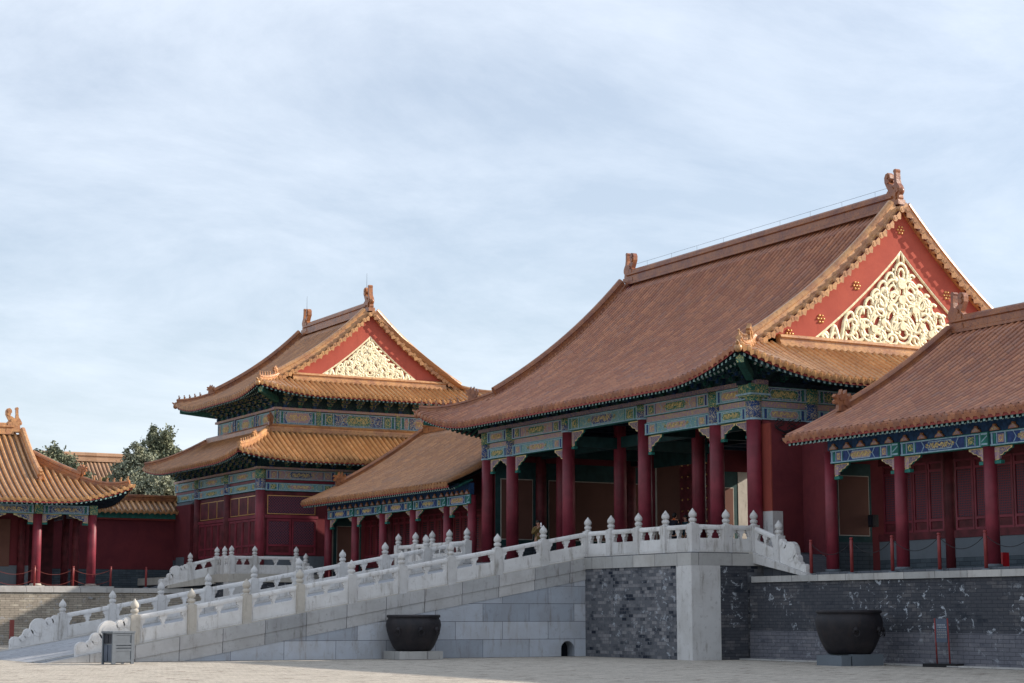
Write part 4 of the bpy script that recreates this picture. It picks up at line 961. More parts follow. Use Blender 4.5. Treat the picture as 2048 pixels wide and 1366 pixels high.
# door line
FD = FX(46.05)
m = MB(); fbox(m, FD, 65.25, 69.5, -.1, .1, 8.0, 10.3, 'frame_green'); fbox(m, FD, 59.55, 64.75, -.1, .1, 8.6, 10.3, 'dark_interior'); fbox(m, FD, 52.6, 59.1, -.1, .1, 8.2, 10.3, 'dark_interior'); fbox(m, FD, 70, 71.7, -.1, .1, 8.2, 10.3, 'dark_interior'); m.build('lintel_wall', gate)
m = MB(); fbox(m, FD, 67.55, 69.5, -.06, .02, GF, 8.0, 'panel_ochre'); fbox(m, FD, 69.36, 69.47, .015, .05, GF, 8.0, 'marble_warm'); m.build('screen_panel', gate)
m = MB(); fbox(m, FD, 54.8, 59.05, -.06, .02, GF, 8.2, 'panel_ochre'); m.build('screen_panel', gate)
def studded(u0, u1):
    m = MB(); fbox(m, FD, u0, u1, -.06, .03, GF, 7.9, 'red_lacquer'); d = m.build('studded_door', gate)
    q = MB()
    for r in range(9):
        for c in range(3): q.ball(FD.P(u0 + (u1 - u0) * (c + .5) / 3, .05, GF + .35 + r * .5), .045, 'gold_stud', 6, 4)
    q.build('studs', d)
    k = MB(); cu = u1 - .32; fprism(k, FD, [(cu + .11 * cos(2 * pi * i / 12), 4.98 + .22 * sin(2 * pi * i / 12)) for i in range(12)], .03, .09, 'gold_stud'); k.tube([FD.P(cu + .10 * cos(2 * pi * i / 12), .12, 4.88 + .12 * sin(2 * pi * i / 12)) for i in range(13)], .018, 'gold_line', 5); k.build('door_knocker', d)
studded(66.2, 67.55); studded(65.2, 65.75)
m = MB()
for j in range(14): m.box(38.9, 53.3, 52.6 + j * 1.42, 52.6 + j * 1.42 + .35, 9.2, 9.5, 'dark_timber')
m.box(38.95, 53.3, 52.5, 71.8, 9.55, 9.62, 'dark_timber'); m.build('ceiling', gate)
# inner tie beams seen through the front bays
m = MB()
for y in GY[1:5]: m.box(38.9, 46.0, y - .13, y + .13, 8.3, 8.75, 'frame_green')
m.box(41.2, 41.4, 54.7, 71.5, 8.35, 8.8, 'frame_green'); m.build('tie_beams', gate)

# lightning wire on the gate roof
def wire(pts, posts, z): 
    m = MB(); m.tube([(x, y, zz + z) for x, y, zz in pts], .011, 'wire', 4)
    return m
pts = [(RG.e + RG.D, u, RG.zs(RG.D) + .90) for u in (53.3, 60, 66, 71)]
m = MB(); m.tube(pts, .006, 'wire', 4)
for u in [54 + i * 2 for i in range(9)]: m.tube([(46.05, u, 17.0), (46.05, u, RG.zs(RG.D) + .9)], .006, 'wire', 4)
m.build('lightning_wire', gate)

# ================================================================== GALLERIES
def gallery(name, label, ys, ya, yb, near_end, wallends, slats=False, tm='tile_gallery', full=True, rm='ridge_gallery', ga=0):
    par = thing(name, label, 'gallery', (40, (ya + yb) / 2, TZ), 'galleries along the terrace')
    X = 38.5; Fl = 2.83
    R = Roof('Y', 37.20, 6.8, ya, yb, 7.20, .40, .0255, 0, 1, 0, (False, False))
    m = MB(); m.box(37.75, 50, ya + .2, yb - .3, TZ + .002, Fl, 'paving_dark'); m.build('floor', par)
    m = MB(); nr = int((yb - ya) / PITCHU); p = (yb - ya) / nr
    for i in range(nr):
        u = ya + (i + .5) * p; tile_rows(m, lambda du, d, dz, u=u: R.front(u + du, d, dz), None, 0, R.D, i, tm, True, caps=True, p=p)
    for j in range(8):
        d0, d1 = R.D + R.D * j / 8, R.D + R.D * (j + 1) / 8; m.face([R.front(ya, d0), R.front(yb, d0), R.front(yb, d1), R.front(ya, d1)], tm, [(0, d0), (1, d0), (1, d1), (0, d1)])
    roof = m.build('roof', par, fix=False)
    m = MB()
    dl = [.05, .5, 1.0] + [1.0 + (R.D - 1.0) * j / 12 for j in range(1, 13)]
    for d0, d1 in zip(dl, dl[1:]):
        dz = -.09 if d1 < 1.01 else -.14
        m.face([R.front(ya, d0, dz), R.front(yb, d0, dz), R.front(yb, d1, dz), R.front(ya, d1, dz)], 'dark_timber')
    m.face([R.front(ya, .03, -.06), R.front(yb, .03, -.06), R.front(yb, .03, -.185), R.front(ya, .03, -.185)], 'fascia_red')
    nf = int((yb - ya) / .22)
    for i in range(nf):
        u = ya + (i + .5) * (yb - ya) / nf; rafters(m, lambda du, d, dz, u=u: R.front(u + du, d, dz), [(0, 9)], .095, .10, .5, 1.3)
    m.build('eaves', roof, fix=False)
    ends = [yb] if near_end == 'hi' else [ya, yb]
    zt = R.zs(R.D) - .04
    m = MB(); m.sweep([R.W(ya + .3, R.D, zt), R.W(yb - .8, R.D, zt)], prof(.44, .62), rm); m.build('main_ridge', roof)
    for e in ends:
        k = 1 if e == yb else -1
        owl(roof, lambda p, t, q, e=e, k=k: R.W(e - k * 1.0 + k * p, R.D + t, zt + .30 + q), .80, rm)
        for half in (0, 1):
            pts = []
            for i in range(14):
                d = R.D - .1 - (R.D - 2.0) * i / 13; dd = d if half == 0 else 2 * R.D - d; pts.append(R.W(e - k * .75, dd, R.zs(dd) + .02))
            m = MB(); m.sweep(pts, hprof(.95), rm); m.build('gable_ridge', roof)
            if half == 0: big_beast(roof, lambda p, t, q, pe=Vector(pts[-1]): (pe.x - p - .1, pe.y + t, pe.z + .05 + q), .85, rm)
        m = MB()
        P = lambda x, z, t: R.W(e - k * .12 - k * t, x, z)
        m.prism([(0.5, R.zs(.5) - .12)] + [(d, R.zs(d) - .1) for d in (2, 4, R.D, 2 * R.D - 4, 2 * R.D - 2, 2 * R.D - .5)] + [(R.D, R.zs(R.D) - 1.2)], P, 0, .08, 'gable_red'); m.build('barge_board', roof)
        m = MB(); yy = e - k * .9; F = FY(yy) if True else None
        poly = [(38.6, 6.9)] + [(37.2 + d, R.zs(d) - .18) for d in (1.8, 3, 5, R.D, 2 * R.D - 5, 2 * R.D - 1.8)]
        m.prism(poly, lambda p, q, t: (p, t, q), yy - .15, yy + .15, 'plaster_red'); m.build('gable_infill', par)
    FGf = FX(X)
    for i, y in enumerate(ys):
        column(par, X, y, Fl, 6.75, .205, 'red_column', None, 'dado_light')
    for i, (a, b_) in enumerate(zip(ys, ys[1:])):
        a, b_ = (a, b_) if a < b_ else (b_, a); L = b_ - a
        beam(par, FGf, a + .17, b_ - .17, 6.35, 6.78, .13, .26, 'paint_blue', 'motif_blue' if i % 2 else 'motif_pink', 'paint_green', i)
        spandrel(par, FGf, a + .19, 1, 6.34, .72, .40); spandrel(par, FGf, b_ - .19, -1, 6.34, .72, .40)
        for q in range(5):        # little painted finials above the beam
            u = a + (q + .5) * L / 5; m = MB()
            fprism(m, FGf, [(u - .20, 6.80), (u + .20, 6.80), (u + .17, 6.87), (u + .08, 6.92), (u + .05, 6.99), (u - .05, 6.99), (u - .08, 6.92), (u - .17, 6.87)], .02, .16, 'ridge_gallery')
            fprism(m, FGf, [(u - .15, 6.82), (u + .15, 6.82), (u + .10, 6.88), (u, 6.95), (u - .10, 6.88)], .16, .17, 'motif_pink'); m.build('beam_finial', par)
        # column head with crossed bands
        m = MB(); fbox(m, FGf, a - .16, a + .16, .13, .20, 6.36, 6.78, 'paint_green'); fbox(m, FGf, a - .13, a + .13, .20, .206, 6.40, 6.45, 'paint_light'); fbox(m, FGf, a - .13, a + .13, .20, .206, 6.70, 6.75, 'paint_light')
        fprism(m, FGf, [(a - .12, 6.64), (a - .12, 6.68), (a + .12, 6.52), (a + .12, 6.48)], .20, .206, 'paint_light'); m.build('column_head', par)
    lo, hi = min(ys), max(ys)
    m = MB(); fbox(m, FGf, lo, hi, -.1, .10, 6.785, 7.30, 'bracket_blue'); m.build('eave_board', par)
    # window wall behind the porch
    XW = 40.5; FW = FX(XW)
    m = MB(); fbox(m, FW, lo, hi, -.3, .02, Fl, 3.25, 'dado'); fbox(m, FW, lo, hi, -.3, .03, 3.25, 3.86, 'dado_light'); m.build('dado', par)
    m = MB(); fbox(m, FW, lo, hi, -.2, 0, 6.35, 8.2, 'red_lacquer'); fbox(m, FW, lo, hi, -.2, .06, 3.863, 4.1, 'red_lacquer'); m.build('window_wall', par)
    for i, (a, b_) in enumerate(zip(ys, ys[1:])):
        a, b_ = (a, b_) if a < b_ else (b_, a)
        column(par, XW, a, Fl, 7.6, .19, 'red_lacquer', None, None)
        n = 4; w = (b_ - a - .5) / n
        for j in range(n):
            u = a + .25 + j * w; m = MB()
            fbox(m, FW, u + .02, u + w - .02, -.05, .0, 4.1, 6.35, 'red_lacquer')
            for (p, q, r, s_) in ((u + .02, u + .09, 4.1, 6.33), (u + w - .09, u + w - .02, 4.1, 6.33), (u + .09, u + w - .09, 4.1, 4.17), (u + .09, u + w - .09, 4.42, 4.50), (u + .09, u + w - .09, 6.0, 6.08), (u + .09, u + w - .09, 6.26, 6.33)): fbox(m, FW, p, q, 0, .04, r, s_, 'red_column')
            fbox(m, FW, u + .12, u + w - .12, 0, .015, 4.52, 5.98, 'lattice_slats' if slats else 'lattice_red'); m.build('window_leaf', par)
    for e in ends:
        k = 1 if e == yb else -1; yy = e - k * .35
        if e != wallends: continue
        F = FY(yy); m = MB(); m.box(38.75, 50, yy, yy + .3 * 1, Fl, 7.3, 'plaster_red') ; m.build('end_wall', par)
        m = MB(); fbox(m, F, 38.75, 40.45, 0, .02, Fl, 6.45, 'frame_green'); fbox(m, F, 39.05, 40.35, .02, .03, 4.05, 6.05, 'marble_warm'); fbox(m, F, 39.08, 40.32, .03, .04, 4.08, 6.02, 'panel_ochre'); fbox(m, F, 38.75, 38.85, .02, .05, Fl, 6.3, 'marble_warm')
        fbox(m, F, 38.86, 40.45, .02, .03, Fl, 3.85, 'dado'); m.build('framed_panel', par)
    return par
gr = gallery('gallery', 'right-hand gallery with red columns and lattice windows on the terrace', [47.75, 44.33, 40.4, 36.6, 32.8, 29.0, 25.2, 21.6], 20.5, 48.45, 'hi', 48.45, tm='tile_shaded', rm='ridge_shaded')
gl = gallery('gallery', 'gallery between the gate and the two-tiered pavilion, behind the ramp', [88.9, 85.5, 82.2, 78.8, 75.3, 72.9], 72.75, 89.45, 'hi', 89.45, True)
# wall closing the gap between right gallery and gate
m = MB(); m.box(40.35, 41.0, 48.3, 51.6, 2.75, 8.0, 'plaster_red'); o = tag(m.build('link_wall', None, (40.35, 50, 2.75)), 'plain red plaster wall joining the gate to the right-hand gallery', 'wall')

# ================================================================== PAVILION
PV = thing('two_tiered_pavilion', 'red pavilion with two yellow tiled roofs and a gilded gable, left of the gate', 'pavilion', (42, 97.5, PZ))
PXc, PYc = 35.9, 92.0
PYs = [92.0, 96.75, 101.6, 105.2]; PXs = [35.9, 40.4, 44.6, 49.2]
RU = Roof('Y', 35.20, 7.40, 90.95, 104.3, 13.18, .45, .0120, .55, 4.0, 1.95, c=.0024)
xieshan(PV, RU, 1.95, .15, ('tile_gallery', 'tile_sunlit', 'ridge_gallery', 'ridge_sunlit'), .90, 5, bs=.34, caps=False)
# lower skirt roof
DS = [(.05, .5), (.5, 1.0), (1.0, 1.5), (1.5, 2.0), (2.0, 2.5)]
RL = Roof('Y', 33.80, 8.6, 89.90, 105.5, 9.55, .50, .030, .42, 4.0, 2.9)
m = MB(); nr = int((RL.u1 - RL.u0) / PITCHU); p = (RL.u1 - RL.u0) / nr
for i in range(nr):
    u = RL.u0 + (i + .5) * p; tile_rows(m, lambda du, d, dz, u=u: RL.front(u + du, d, dz), None, 0, min(RL.sc(u) + .1, 3.0), i, 'tile_gallery', True, p=p)
lr = m.build('lower_roof', PV, fix=False)
m = MB(); nr = int(2 * RL.D / PITCHU); pw = 2 * RL.D / nr
for i in range(nr):
    w = (i + .5) * pw; tile_rows(m, lambda du, d, dz, w=w: RL.side(w + du, d, True, dz), None, 0, max(.15, min(w + .1, 2 * RL.D - w, 2.9)), i + 900, 'tile_sunlit', True, p=pw)
m.build('side_slope', lr, fix=False)
m = MB(); ub = [RL.u0 + (RL.u1 - RL.u0) * i / 24 for i in range(25)]
for a, b in zip(ub, ub[1:]):
    q = lambda uu, dd, dz: RL.front(uu, min(dd, RL.sc(uu) + .01), dz)
    [m.face([q(a, d0, -.10), q(b, d0, -.10), q(b, d1, -.10), q(a, d1, -.10)], 'dark_timber') for d0, d1 in DS]; m.face([RL.front(a, .03, -.06), RL.front(b, .03, -.06), RL.front(b, .03, -.185), RL.front(a, .03, -.185)], 'fascia_red')
wb2 = [2 * RL.D * i / 24 for i in range(25)]
for a, b in zip(wb2, wb2[1:]):
    q = lambda ww, dd, dz: RL.side(ww, min(dd, ww + .01, 2 * RL.D - ww + .01), True, dz)
    [m.face([q(a, d0, -.10), q(b, d0, -.10), q(b, d1, -.10), q(a, d1, -.10)], 'dark_timber') for d0, d1 in DS]; m.face([RL.side(a, .05, True, -.06), RL.side(b, .05, True, -.06), RL.side(b, .05, True, -.185), RL.side(a, .05, True, -.185)], 'fascia_red')
for i in range(64):
    u = RL.u0 + (i + .5) * (RL.u1 - RL.u0) / 64; rafters(m, lambda du, d, dz, u=u: RL.front(u + du, d, dz), [(0, RL.sc(u))], .10, d2=2.0)
    w = (i + .5) * 2 * RL.D / 64; rafters(m, lambda du, d, dz, w=w: RL.side(w + du, d, True, dz), [(0, min(w, 2 * RL.D - w))], .10, d2=2.0)
m.build('eaves', lr, fix=False)
hp = [RL.W(RL.u0 + s, s, RL.zs(s) + RL.lf(s, s)) for s in [2.9 - 2.8 * i / 8 for i in range(9)]]
m = MB(); m.sweep(hp, hprof(.95), 'ridge_sunlit'); m.build('hip_ridge', lr)
hp2 = [RL.W(RL.u1 - s, s, RL.zs(s) + RL.lf(s, s)) for s in [2.9 - 2.8 * i / 8 for i in range(9)]]
m = MB(); m.sweep(hp2, hprof(.95), 'ridge_gallery'); m.build('hip_ridge', lr)
hz = Vector((-1, -1, 0)).normalized(); lt = Vector((1, -1, 0)).normalized()
for i in range(5):
    s = .25 + i * .20; c = Vector(RL.W(RL.u0 + s, s, RL.zs(s) + RL.lf(s, s) + .30)); beast(lr, lambda p, t, q, c=c: tuple(c + hz * p + lt * t + Vector((0, 0, q))), .33, 'ridge_sunlit')
c = Vector(RL.W(RL.u0 + 1.45, 1.45, RL.zs(1.45) + .34)); big_beast(lr, lambda p, t, q, c=c: tuple(c + hz * p + lt * t + Vector((0, 0, q))), .55, 'ridge_sunlit')
for hh in (0,):
    zt = RL.zs(2.9) - .02; m = MB(); pr = [(-.16, 0), (.16, 0), (.16, .12), (.08, .16), (.08, .28), (.16, .33), (.10, .42), (-.10, .42), (-.16, .33)]
    m.sweep([(36.75, 92.72, zt), (36.75, 102.7, zt)], pr, 'ridge_gallery'); m.build('foot_ridge', lr)
    m = MB(); m.sweep([(36.7, 92.78, zt), (48.2, 92.78, zt)], pr, 'ridge_sunlit'); m.build('foot_ridge', lr)
    big_beast(lr, lambda p, t, q: (36.62 - p * .7, 92.62 - p * .7 + t, zt + .30 + q), .85, 'ridge_gallery')
# upper tier body
UX, UY = 37.15, 93.0
m = MB(); m.box(UX + .1, 48, UY + .1, 102.2, 9.8, 13.4, 'dark_timber'); m.build('upper_core', PV)
UYs = [93.0, 96.0, 99.3, 102.3]; UXs = [37.15, 39.6, 44.4, 47.4]
FUa = FX(UX); FUb = FY(UY)
for i in range(3):
    beam(PV, FUa, UYs[i] + .12, UYs[i + 1] - .12, 11.62, 12.42, .0, .12, 'motif_teal', 'motif_pink', 'paint_blue', i)
    m = MB(); fbox(m, FUa, UYs[i] - .12, UYs[i] + .12, -.05, .06, 11.5, 12.45, 'motif_blue'); m.build('upper_post', PV)
    beam(PV, FUb, UXs[i] + .12, UXs[i + 1] - .12, 11.68, 12.42, .0, .12, 'motif_blue', ('motif_pink', 'motif_green', 'motif_pink')[i], 'paint_green', i)
    m = MB(); fbox(m, FUb, UXs[i] - .12, UXs[i] + .12, -.05, .06, 11.5, 12.45, 'motif_green'); m.build('upper_post', PV)
m = MB(); fbox(m, FUa, UY - .2, 102.4, -.2, .10, 12.45, 12.58, 'motif_pink'); fbox(m, FUb, UX - .2, 47.6, -.2, .10, 12.45, 12.58, 'motif_pink'); m.build('plate_beam', PV)
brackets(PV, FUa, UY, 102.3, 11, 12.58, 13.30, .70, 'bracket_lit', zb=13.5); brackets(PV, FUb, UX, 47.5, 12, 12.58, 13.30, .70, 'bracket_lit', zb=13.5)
# lower tier
FLa = FX(PXc); FLb = FY(PYc)
for i, y in enumerate(PYs[:3]): column(PV, PXc, y, PZ, 9.1, .27, 'red_column' if i == 0 else 'red_lacquer', (8.0, 9.1), None)
for x in PXs[1:]: column(PV, x, PYc, PZ, 9.1, .25, 'red_lacquer', (8.0, 9.1), None)
for i in range(3):
    a, b_ = PYs[i] + .2, PYs[i + 1] - .2
    if i == 2: b_ = 105.5
    beam(PV, FLa, a, b_, 8.58, 9.08, .12, .25, 'motif_teal', 'motif_pink', 'paint_blue', i); m = MB(); fbox(m, FLa, a, b_, -.1, .05, 8.42, 8.575, 'red_column'); m.build('cushion_board', PV)
    beam(PV, FLa, a, b_, 7.98, 8.415, .12, .25, 'motif_teal', 'motif_green', 'paint_blue', i + 1)
    a, b_ = PXs[i] + .2, PXs[i + 1] - .2
    beam(PV, FLb, a, b_, 8.58, 9.10, .12, .25, 'motif_pink', 'motif_blue', 'paint_blue', 0); m = MB(); fbox(m, FLb, a, b_, -.1, .05, 8.42, 8.575, 'red_column'); m.build('cushion_board', PV)
    beam(PV, FLb, a, b_, 7.98, 8.415, .12, .25, 'motif_teal', 'motif_pink', 'paint_blue', 1)
m = MB(); fbox(m, FLa, 91.7, 105.6, -.2, .16, 9.12, 9.24, 'motif_pink'); fbox(m, FLb, 35.6, 49.5, -.2, .16, 9.12, 9.24, 'motif_pink'); m.build('plate_beam', PV)
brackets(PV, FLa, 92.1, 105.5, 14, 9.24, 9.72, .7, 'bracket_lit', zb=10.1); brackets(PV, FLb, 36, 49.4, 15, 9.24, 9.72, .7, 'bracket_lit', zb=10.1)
m = MB(); m.box(PXc + .15, 49, 92.15, 105.3, PZ, 9.9, 'red_lacquer'); m.build('wall_core', PV)
def transom_bay(F, a, b_, n, door=True, diag=False):
    m = MB(); fbox(m, F, a, b_, -.12, .0, PZ, 7.97, 'red_lacquer'); w = m.build('wall_bay', PV)
    L = b_ - a
    for j in range(n):
        u0, u1 = a + .12 + j * (L - .24) / n, a + .12 + (j + 1) * (L - .24) / n
        m = MB(); fbox(m, F, u0 + .03, u1 - .03, 0, .03, 6.75, 7.75, 'gold_stud'); fbox(m, F, u0 + .07, u1 - .07, .03, .035, 6.79, 7.71, 'lattice_diag' if diag else 'red_lacquer'); m.build('transom_window', w)
    k = 2 if diag else 4
    for j in range(k):
        u0, u1 = a + .10 + j * (L - .2) / k, a + .10 + (j + 1) * (L - .2) / k
        m = MB(); fbox(m, F, u0 + .02, u1 - .02, 0, .04, PZ + .15 if not diag else 4.6, 6.5, 'red_lacquer')
        for p0, p1, q0, q1 in ((u0 + .02, u0 + .12, 4.6, 6.5), (u1 - .12, u1 - .02, 4.6, 6.5), (u0 + .12, u1 - .12, 4.6, 4.72), (u0 + .12, u1 - .12, 5.05, 5.15), (u0 + .12, u1 - .12, 6.38, 6.5)): fbox(m, F, p0, p1, .04, .08, q0, q1, 'red_column')
        if diag: fbox(m, F, u0 + .14, u1 - .14, .04, .05, 5.16, 6.37, 'lattice_diag')
        m.build('door_leaf' if not diag else 'window_leaf', w)
    m = MB(); fbox(m, F, a, b_, 0, .10, 6.53, 6.70, 'red_column'); m.build('rail', w)
transom_bay(FLa, 92.25, 96.5, 3); transom_bay(FLa, 97.0, 101.35, 3); transom_bay(FLb, 36.15, 39.2, 1, False, True)
m = MB(); fbox(m, FLb, 39.2, 49, -.1, .0, PZ, 7.97, 'plaster_red'); fbox(m, FLb, 36.15, 49, 0, .05, PZ, 4.55, 'dado_light'); m.build('side_wall', PV)
m = MB(); m.box(35.55, 36.3, 102.0, 105.65, PZ - .5, 7.75, 'plaster_red'); m.prism([(35.55, 7.75), (36.3, 7.75), (36.3, 8.1), (35.85, 8.0)], lambda p, q, t: (p, t, q), 102.0, 105.65, 'dado_light'); m.build('end_wall', PV)
m = MB(); m.box(35.50, 36.3, 102.9, 104.2, 2.8, 4.75, 'dado_light'); m.box(35.52, 36.3, 104.2, 105.68, 2.8, 4.6, 'dado'); m.build('corner_stone', PV)
for u, x, zt in ((93.25, 42.6, 0), (101.9, 42.6, 0)):
    m = MB(); m.tube([(x, u + .2, 19.3), (x, u + .2, 20.5)], [.015, .006], 'wire', 5); m.build('lightning_rod', PV)

# ================================================================== LEFT HALL
LH = thing('corner_hall', 'sunlit yellow-tiled hall with green painted eaves at the left edge of the picture', 'hall', (20, 95, 2.8))
RH = Roof('X', 91.30, 6.2, 4.0, 28.75, 7.12, .42, .030, .85, 4.0, 4.4, (False, True))
m = MB(); nr = int((RH.u1 - RH.u0) / .31); p = (RH.u1 - RH.u0) / nr
for i in range(nr):
    u = RH.u0 + (i + .5) * p; s = RH.u1 - u
    fn = lambda du, d, dz, u=u: RH.front(u + du, d, dz)
    if s >= 4.0: tile_rows(m, fn, None, 0, RH.D, i, 'tile_sunlit', True, p=p, r=.085)
    else: tile_rows(m, fn, None, 0, s + .1, i, 'tile_sunlit', True, p=p, r=.085)
for j in range(6):
    d0, d1 = RH.D + RH.D * j / 6, RH.D + RH.D * (j + 1) / 6; m.face([RH.front(4, d0), RH.front(24.4, d0), RH.front(24.4, d1), RH.front(4, d1)], 'tile_sunlit', [(0, d0), (1, d0), (1, d1), (0, d1)])
hr = m.build('roof', LH, fix=False)
m = MB(); ns = int(2 * RH.D / .31); pw = 2 * RH.D / ns
for i in range(ns):
    w = (i + .5) * pw; tile_rows(m, lambda du, d, dz, w=w: RH.side(w + du, d, False, dz), None, 0, max(.15, min(w + .1, 2 * RH.D - w, 4.4)), i + 900, 'tile_sunlit', True, p=pw)
m.build('side_slope', hr, fix=False)
m = MB(); us = [4 + 24.75 * i / 24 for i in range(25)]
for a, b in zip(us, us[1:]):
    q = lambda uu, dd, dz: RH.front(uu, min(dd, RH.u1 - uu + .01), dz)
    [m.face([q(a, d0, -.10), q(b, d0, -.10), q(b, d1, -.10), q(a, d1, -.10)], 'dark_timber') for d0, d1 in DS]; m.face([RH.front(a, .03, -.06), RH.front(b, .03, -.06), RH.front(b, .03, -.185), RH.front(a, .03, -.185)], 'fascia_red')
for a, b in zip(us[:12], us[1:13]):
    wa, wb3 = (a - 4) / 24.75 * 2 * RH.D * 2, (b - 4) / 24.75 * 2 * RH.D * 2
    q = lambda ww, dd, dz: RH.side(ww, min(dd, ww + .01, 2 * RH.D - ww + .01), False, dz)
    [m.face([q(wa, d0, -.10), q(wb3, d0, -.10), q(wb3, d1, -.10), q(wa, d1, -.10)], 'dark_timber') for d0, d1 in DS]
for i in range(100):
    u = 4 + (i + .5) * .2475; rafters(m, lambda du, d, dz, u=u: RH.front(u + du, d, dz), [(0, RH.u1 - u)], .10, .1, .6, 1.5)
m.build('eaves', hr, fix=False)
zt = RH.zs(RH.D) - .04
m = MB(); m.sweep([(4, 97.5, zt), (24.1, 97.5, zt)], prof(.46, .62), 'ridge_sunlit'); m.build('main_ridge', hr)
owl(hr, lambda p, t, q: (24.1 + p, 97.5 + t, zt + .30 + q), .80, 'ridge_sunlit')
pts = [(24.55, 91.3 + d, RH.zs(d) + .03) for d in [6.15 - 4.0 * i / 12 for i in range(13)]]
m = MB(); m.sweep(pts, hprof(1.2), 'ridge_sunlit'); m.build('gable_ridge', hr)
m = MB(); m.prism([(91.3 + d, RH.zs(d) - .08) for d in (3.5, 4.5, 6.2, 7.9, 8.9)] , lambda p, q, t: (t, p, q), 24.15, 24.35, 'gable_red'); m.build('gable', hr)
big_beast(hr, lambda p, t, q, c=Vector(pts[-1]): (c.x + t, c.y - p * .8, c.z + .05 + q), .75, 'ridge_sunlit')
hp = [(28.75 - s, 91.3 + s, RH.zs(s) + RH.lf(s, s)) for s in [4.2 - 4.08 * i / 10 for i in range(11)]]
m = MB(); m.sweep(hp[:6], hprof(1.35), 'ridge_gallery'); m.sweep(hp[5:], hprof(.85), 'ridge_gallery'); m.build('hip_ridge', hr)
hz = Vector((1, -1, 0)).normalized(); lt = Vector((1, 1, 0)).normalized()
for i in range(6):
    s = .22 + i * .27; c = Vector((28.75 - s, 91.3 + s, RH.zs(s) + RH.lf(s, s) + .30)); beast(hr, lambda p, t, q, c=c: tuple(c + hz * p + lt * t + Vector((0, 0, q))), .36, 'ridge_sunlit')
c = Vector((28.75 - 2.05, 91.3 + 2.05, RH.zs(2.05) + .45)); big_beast(hr, lambda p, t, q, c=c: tuple(c + hz * p + lt * t + Vector((0, 0, q))), .62, 'ridge_gallery')
FH = FY(92.8); HXs = [12.9, 15.9, 18.7, 21.55, 24.35, 27.15]
m = MB(); m.box(4, 28.2, 92.2, 101, 2.803, 2.88, 'coping_stone'); m.build('floor', LH)
for i, x in enumerate(HXs):
    column(LH, x, 92.8, 2.9, 6.95, .23, 'red_column', None, 'marble_warm'); 
    m = MB(); fbox(m, FH, x - .2, x + .2, .14, .22, 6.48, 6.95, 'motif_green'); m.build('column_head', LH)
for i in range(5):
    beam(LH, FH, HXs[i] + .22, HXs[i + 1] - .22, 6.48, 6.94, .12, .24, 'motif_blue', 'motif_blue', 'paint_green', i)
    spandrel(LH, FH, HXs[i] + .23, 1, 6.47, 1.0, .42, 0, 'motif_blue'); spandrel(LH, FH, HXs[i + 1] - .23, -1, 6.47, 1.0, .42, 0, 'motif_blue')
m = MB(); fbox(m, FH, 4, 27.4, -.1, .10, 6.95, 7.2, 'dark_timber'); fbox(m, FH, 4, 27.3, -.1, .06, 7.2, 7.4, 'bracket_green'); m.build('eave_board', LH)
m = MB(); m.box(27.05, 27.25, 93.0, 101.5, 6.5, 7.3, 'motif_blue'); m.build('side_beam', LH)
for x in HXs: column(LH, x - .15, 95.2, 2.9, 7.3, .20, 'red_lacquer', None, None)
column(LH, 27.1, 97.5, 2.9, 7, .2, 'red_lacquer', None, None)
m = MB(); m.box(4, 24.6, 95.3, 95.6, 3.95, 7.6, 'plaster_red'); m.box(4, 24.6, 95.25, 95.6, 2.9, 3.95, 'dado_light'); m.build('back_wall', LH)
m = MB(); m.box(4, 27, 99.5, 99.8, 2.9, 7.6, 'red_lacquer'); m.build('rear_wall', LH)
m = MB(); m.box(22.1, 23.6, 95.22, 95.25, 3.9, 6.3, 'panel_ochre'); m.build('wall_panel', LH)
# red wall between hall and pavilion
rw = thing('courtyard_wall', 'dark red wall with tiled top between the corner hall and the pavilion', 'wall', (31, 104.8, 2.8))
m = MB(); m.box(20, 35.9, 104.8, 105.5, 4.05, 7.0, 'plaster_red'); m.build('wall', rw)
m = MB(); m.box(20, 35.9, 104.75, 105.5, 2.8, 4.047, 'dado'); m.build('wall_base', rw)
m = MB(); m.box(20, 35.85, 104.6, 105.6, 7.0, 7.32, 'paint_green'); m.box(20, 35.85, 104.65, 105.6, 6.9, 6.998, 'fascia_red'); m.build('cornice', rw)
m = MB(); RW = Roof('X', 104.1, 1.1, 20, 35.8, 7.38, .55, .06, 0, 1, 0, (False, False))
for i in range(48):
    u = 20 + (i + .5) * 15.8 / 48; tile_rows(m, lambda du, d, dz, u=u: RW.front(u + du, d, dz), None, 0, 1.1, i, 'tile_sunlit', True, p=15.8 / 48)
m.face([RW.front(20, 1.1), RW.front(35.8, 1.1), RW.front(35.8, 2.2), RW.front(20, 2.2)], 'tile_sunlit', [(0, 0), (1, 0), (1, 1), (0, 1)])
m.build('tile_cap', rw, fix=False)
m = MB(); m.sweep([(20, 105.2, 8.02), (35.8, 105.2, 8.02)], prof(.3, .40), 'ridge_gallery'); m.build('ridge', rw)

# far hall behind the trees
BH = thing('distant_hall', 'pale tiled roof of a distant hall seen between the trees', 'hall', (46, 150, 0))
RB = Roof('X', 140, 10, 36, 62, 7.6, .42, .022, 0, 1, 0, (False, False))
m = MB()
for i in range(78):
    u = 36 + (i + .5) / 3; tile_rows(m, lambda du, d, dz, u=u: RB.front(u + du, d, dz), None, 0, 10, i, 'tile_far', True, p=1 / 3, r=.095, step=1.2)
m.face([RB.front(36, 10), RB.front(62, 10), RB.front(62, 20), RB.front(36, 20)], 'tile_far', [(0, 0), (1, 0), (1, 1), (0, 1)])
bm_ = m.build('roof', BH, fix=False)
m = MB(); m.sweep([(36, 150, 13.95), (62, 150, 13.95)], prof(.6, .75), 'tile_far'); m.build('main_ridge', bm_)
m = MB(); m.box(37, 61, 142, 158, 0, 8.2, 'plaster_red'); m.build('wall', BH)

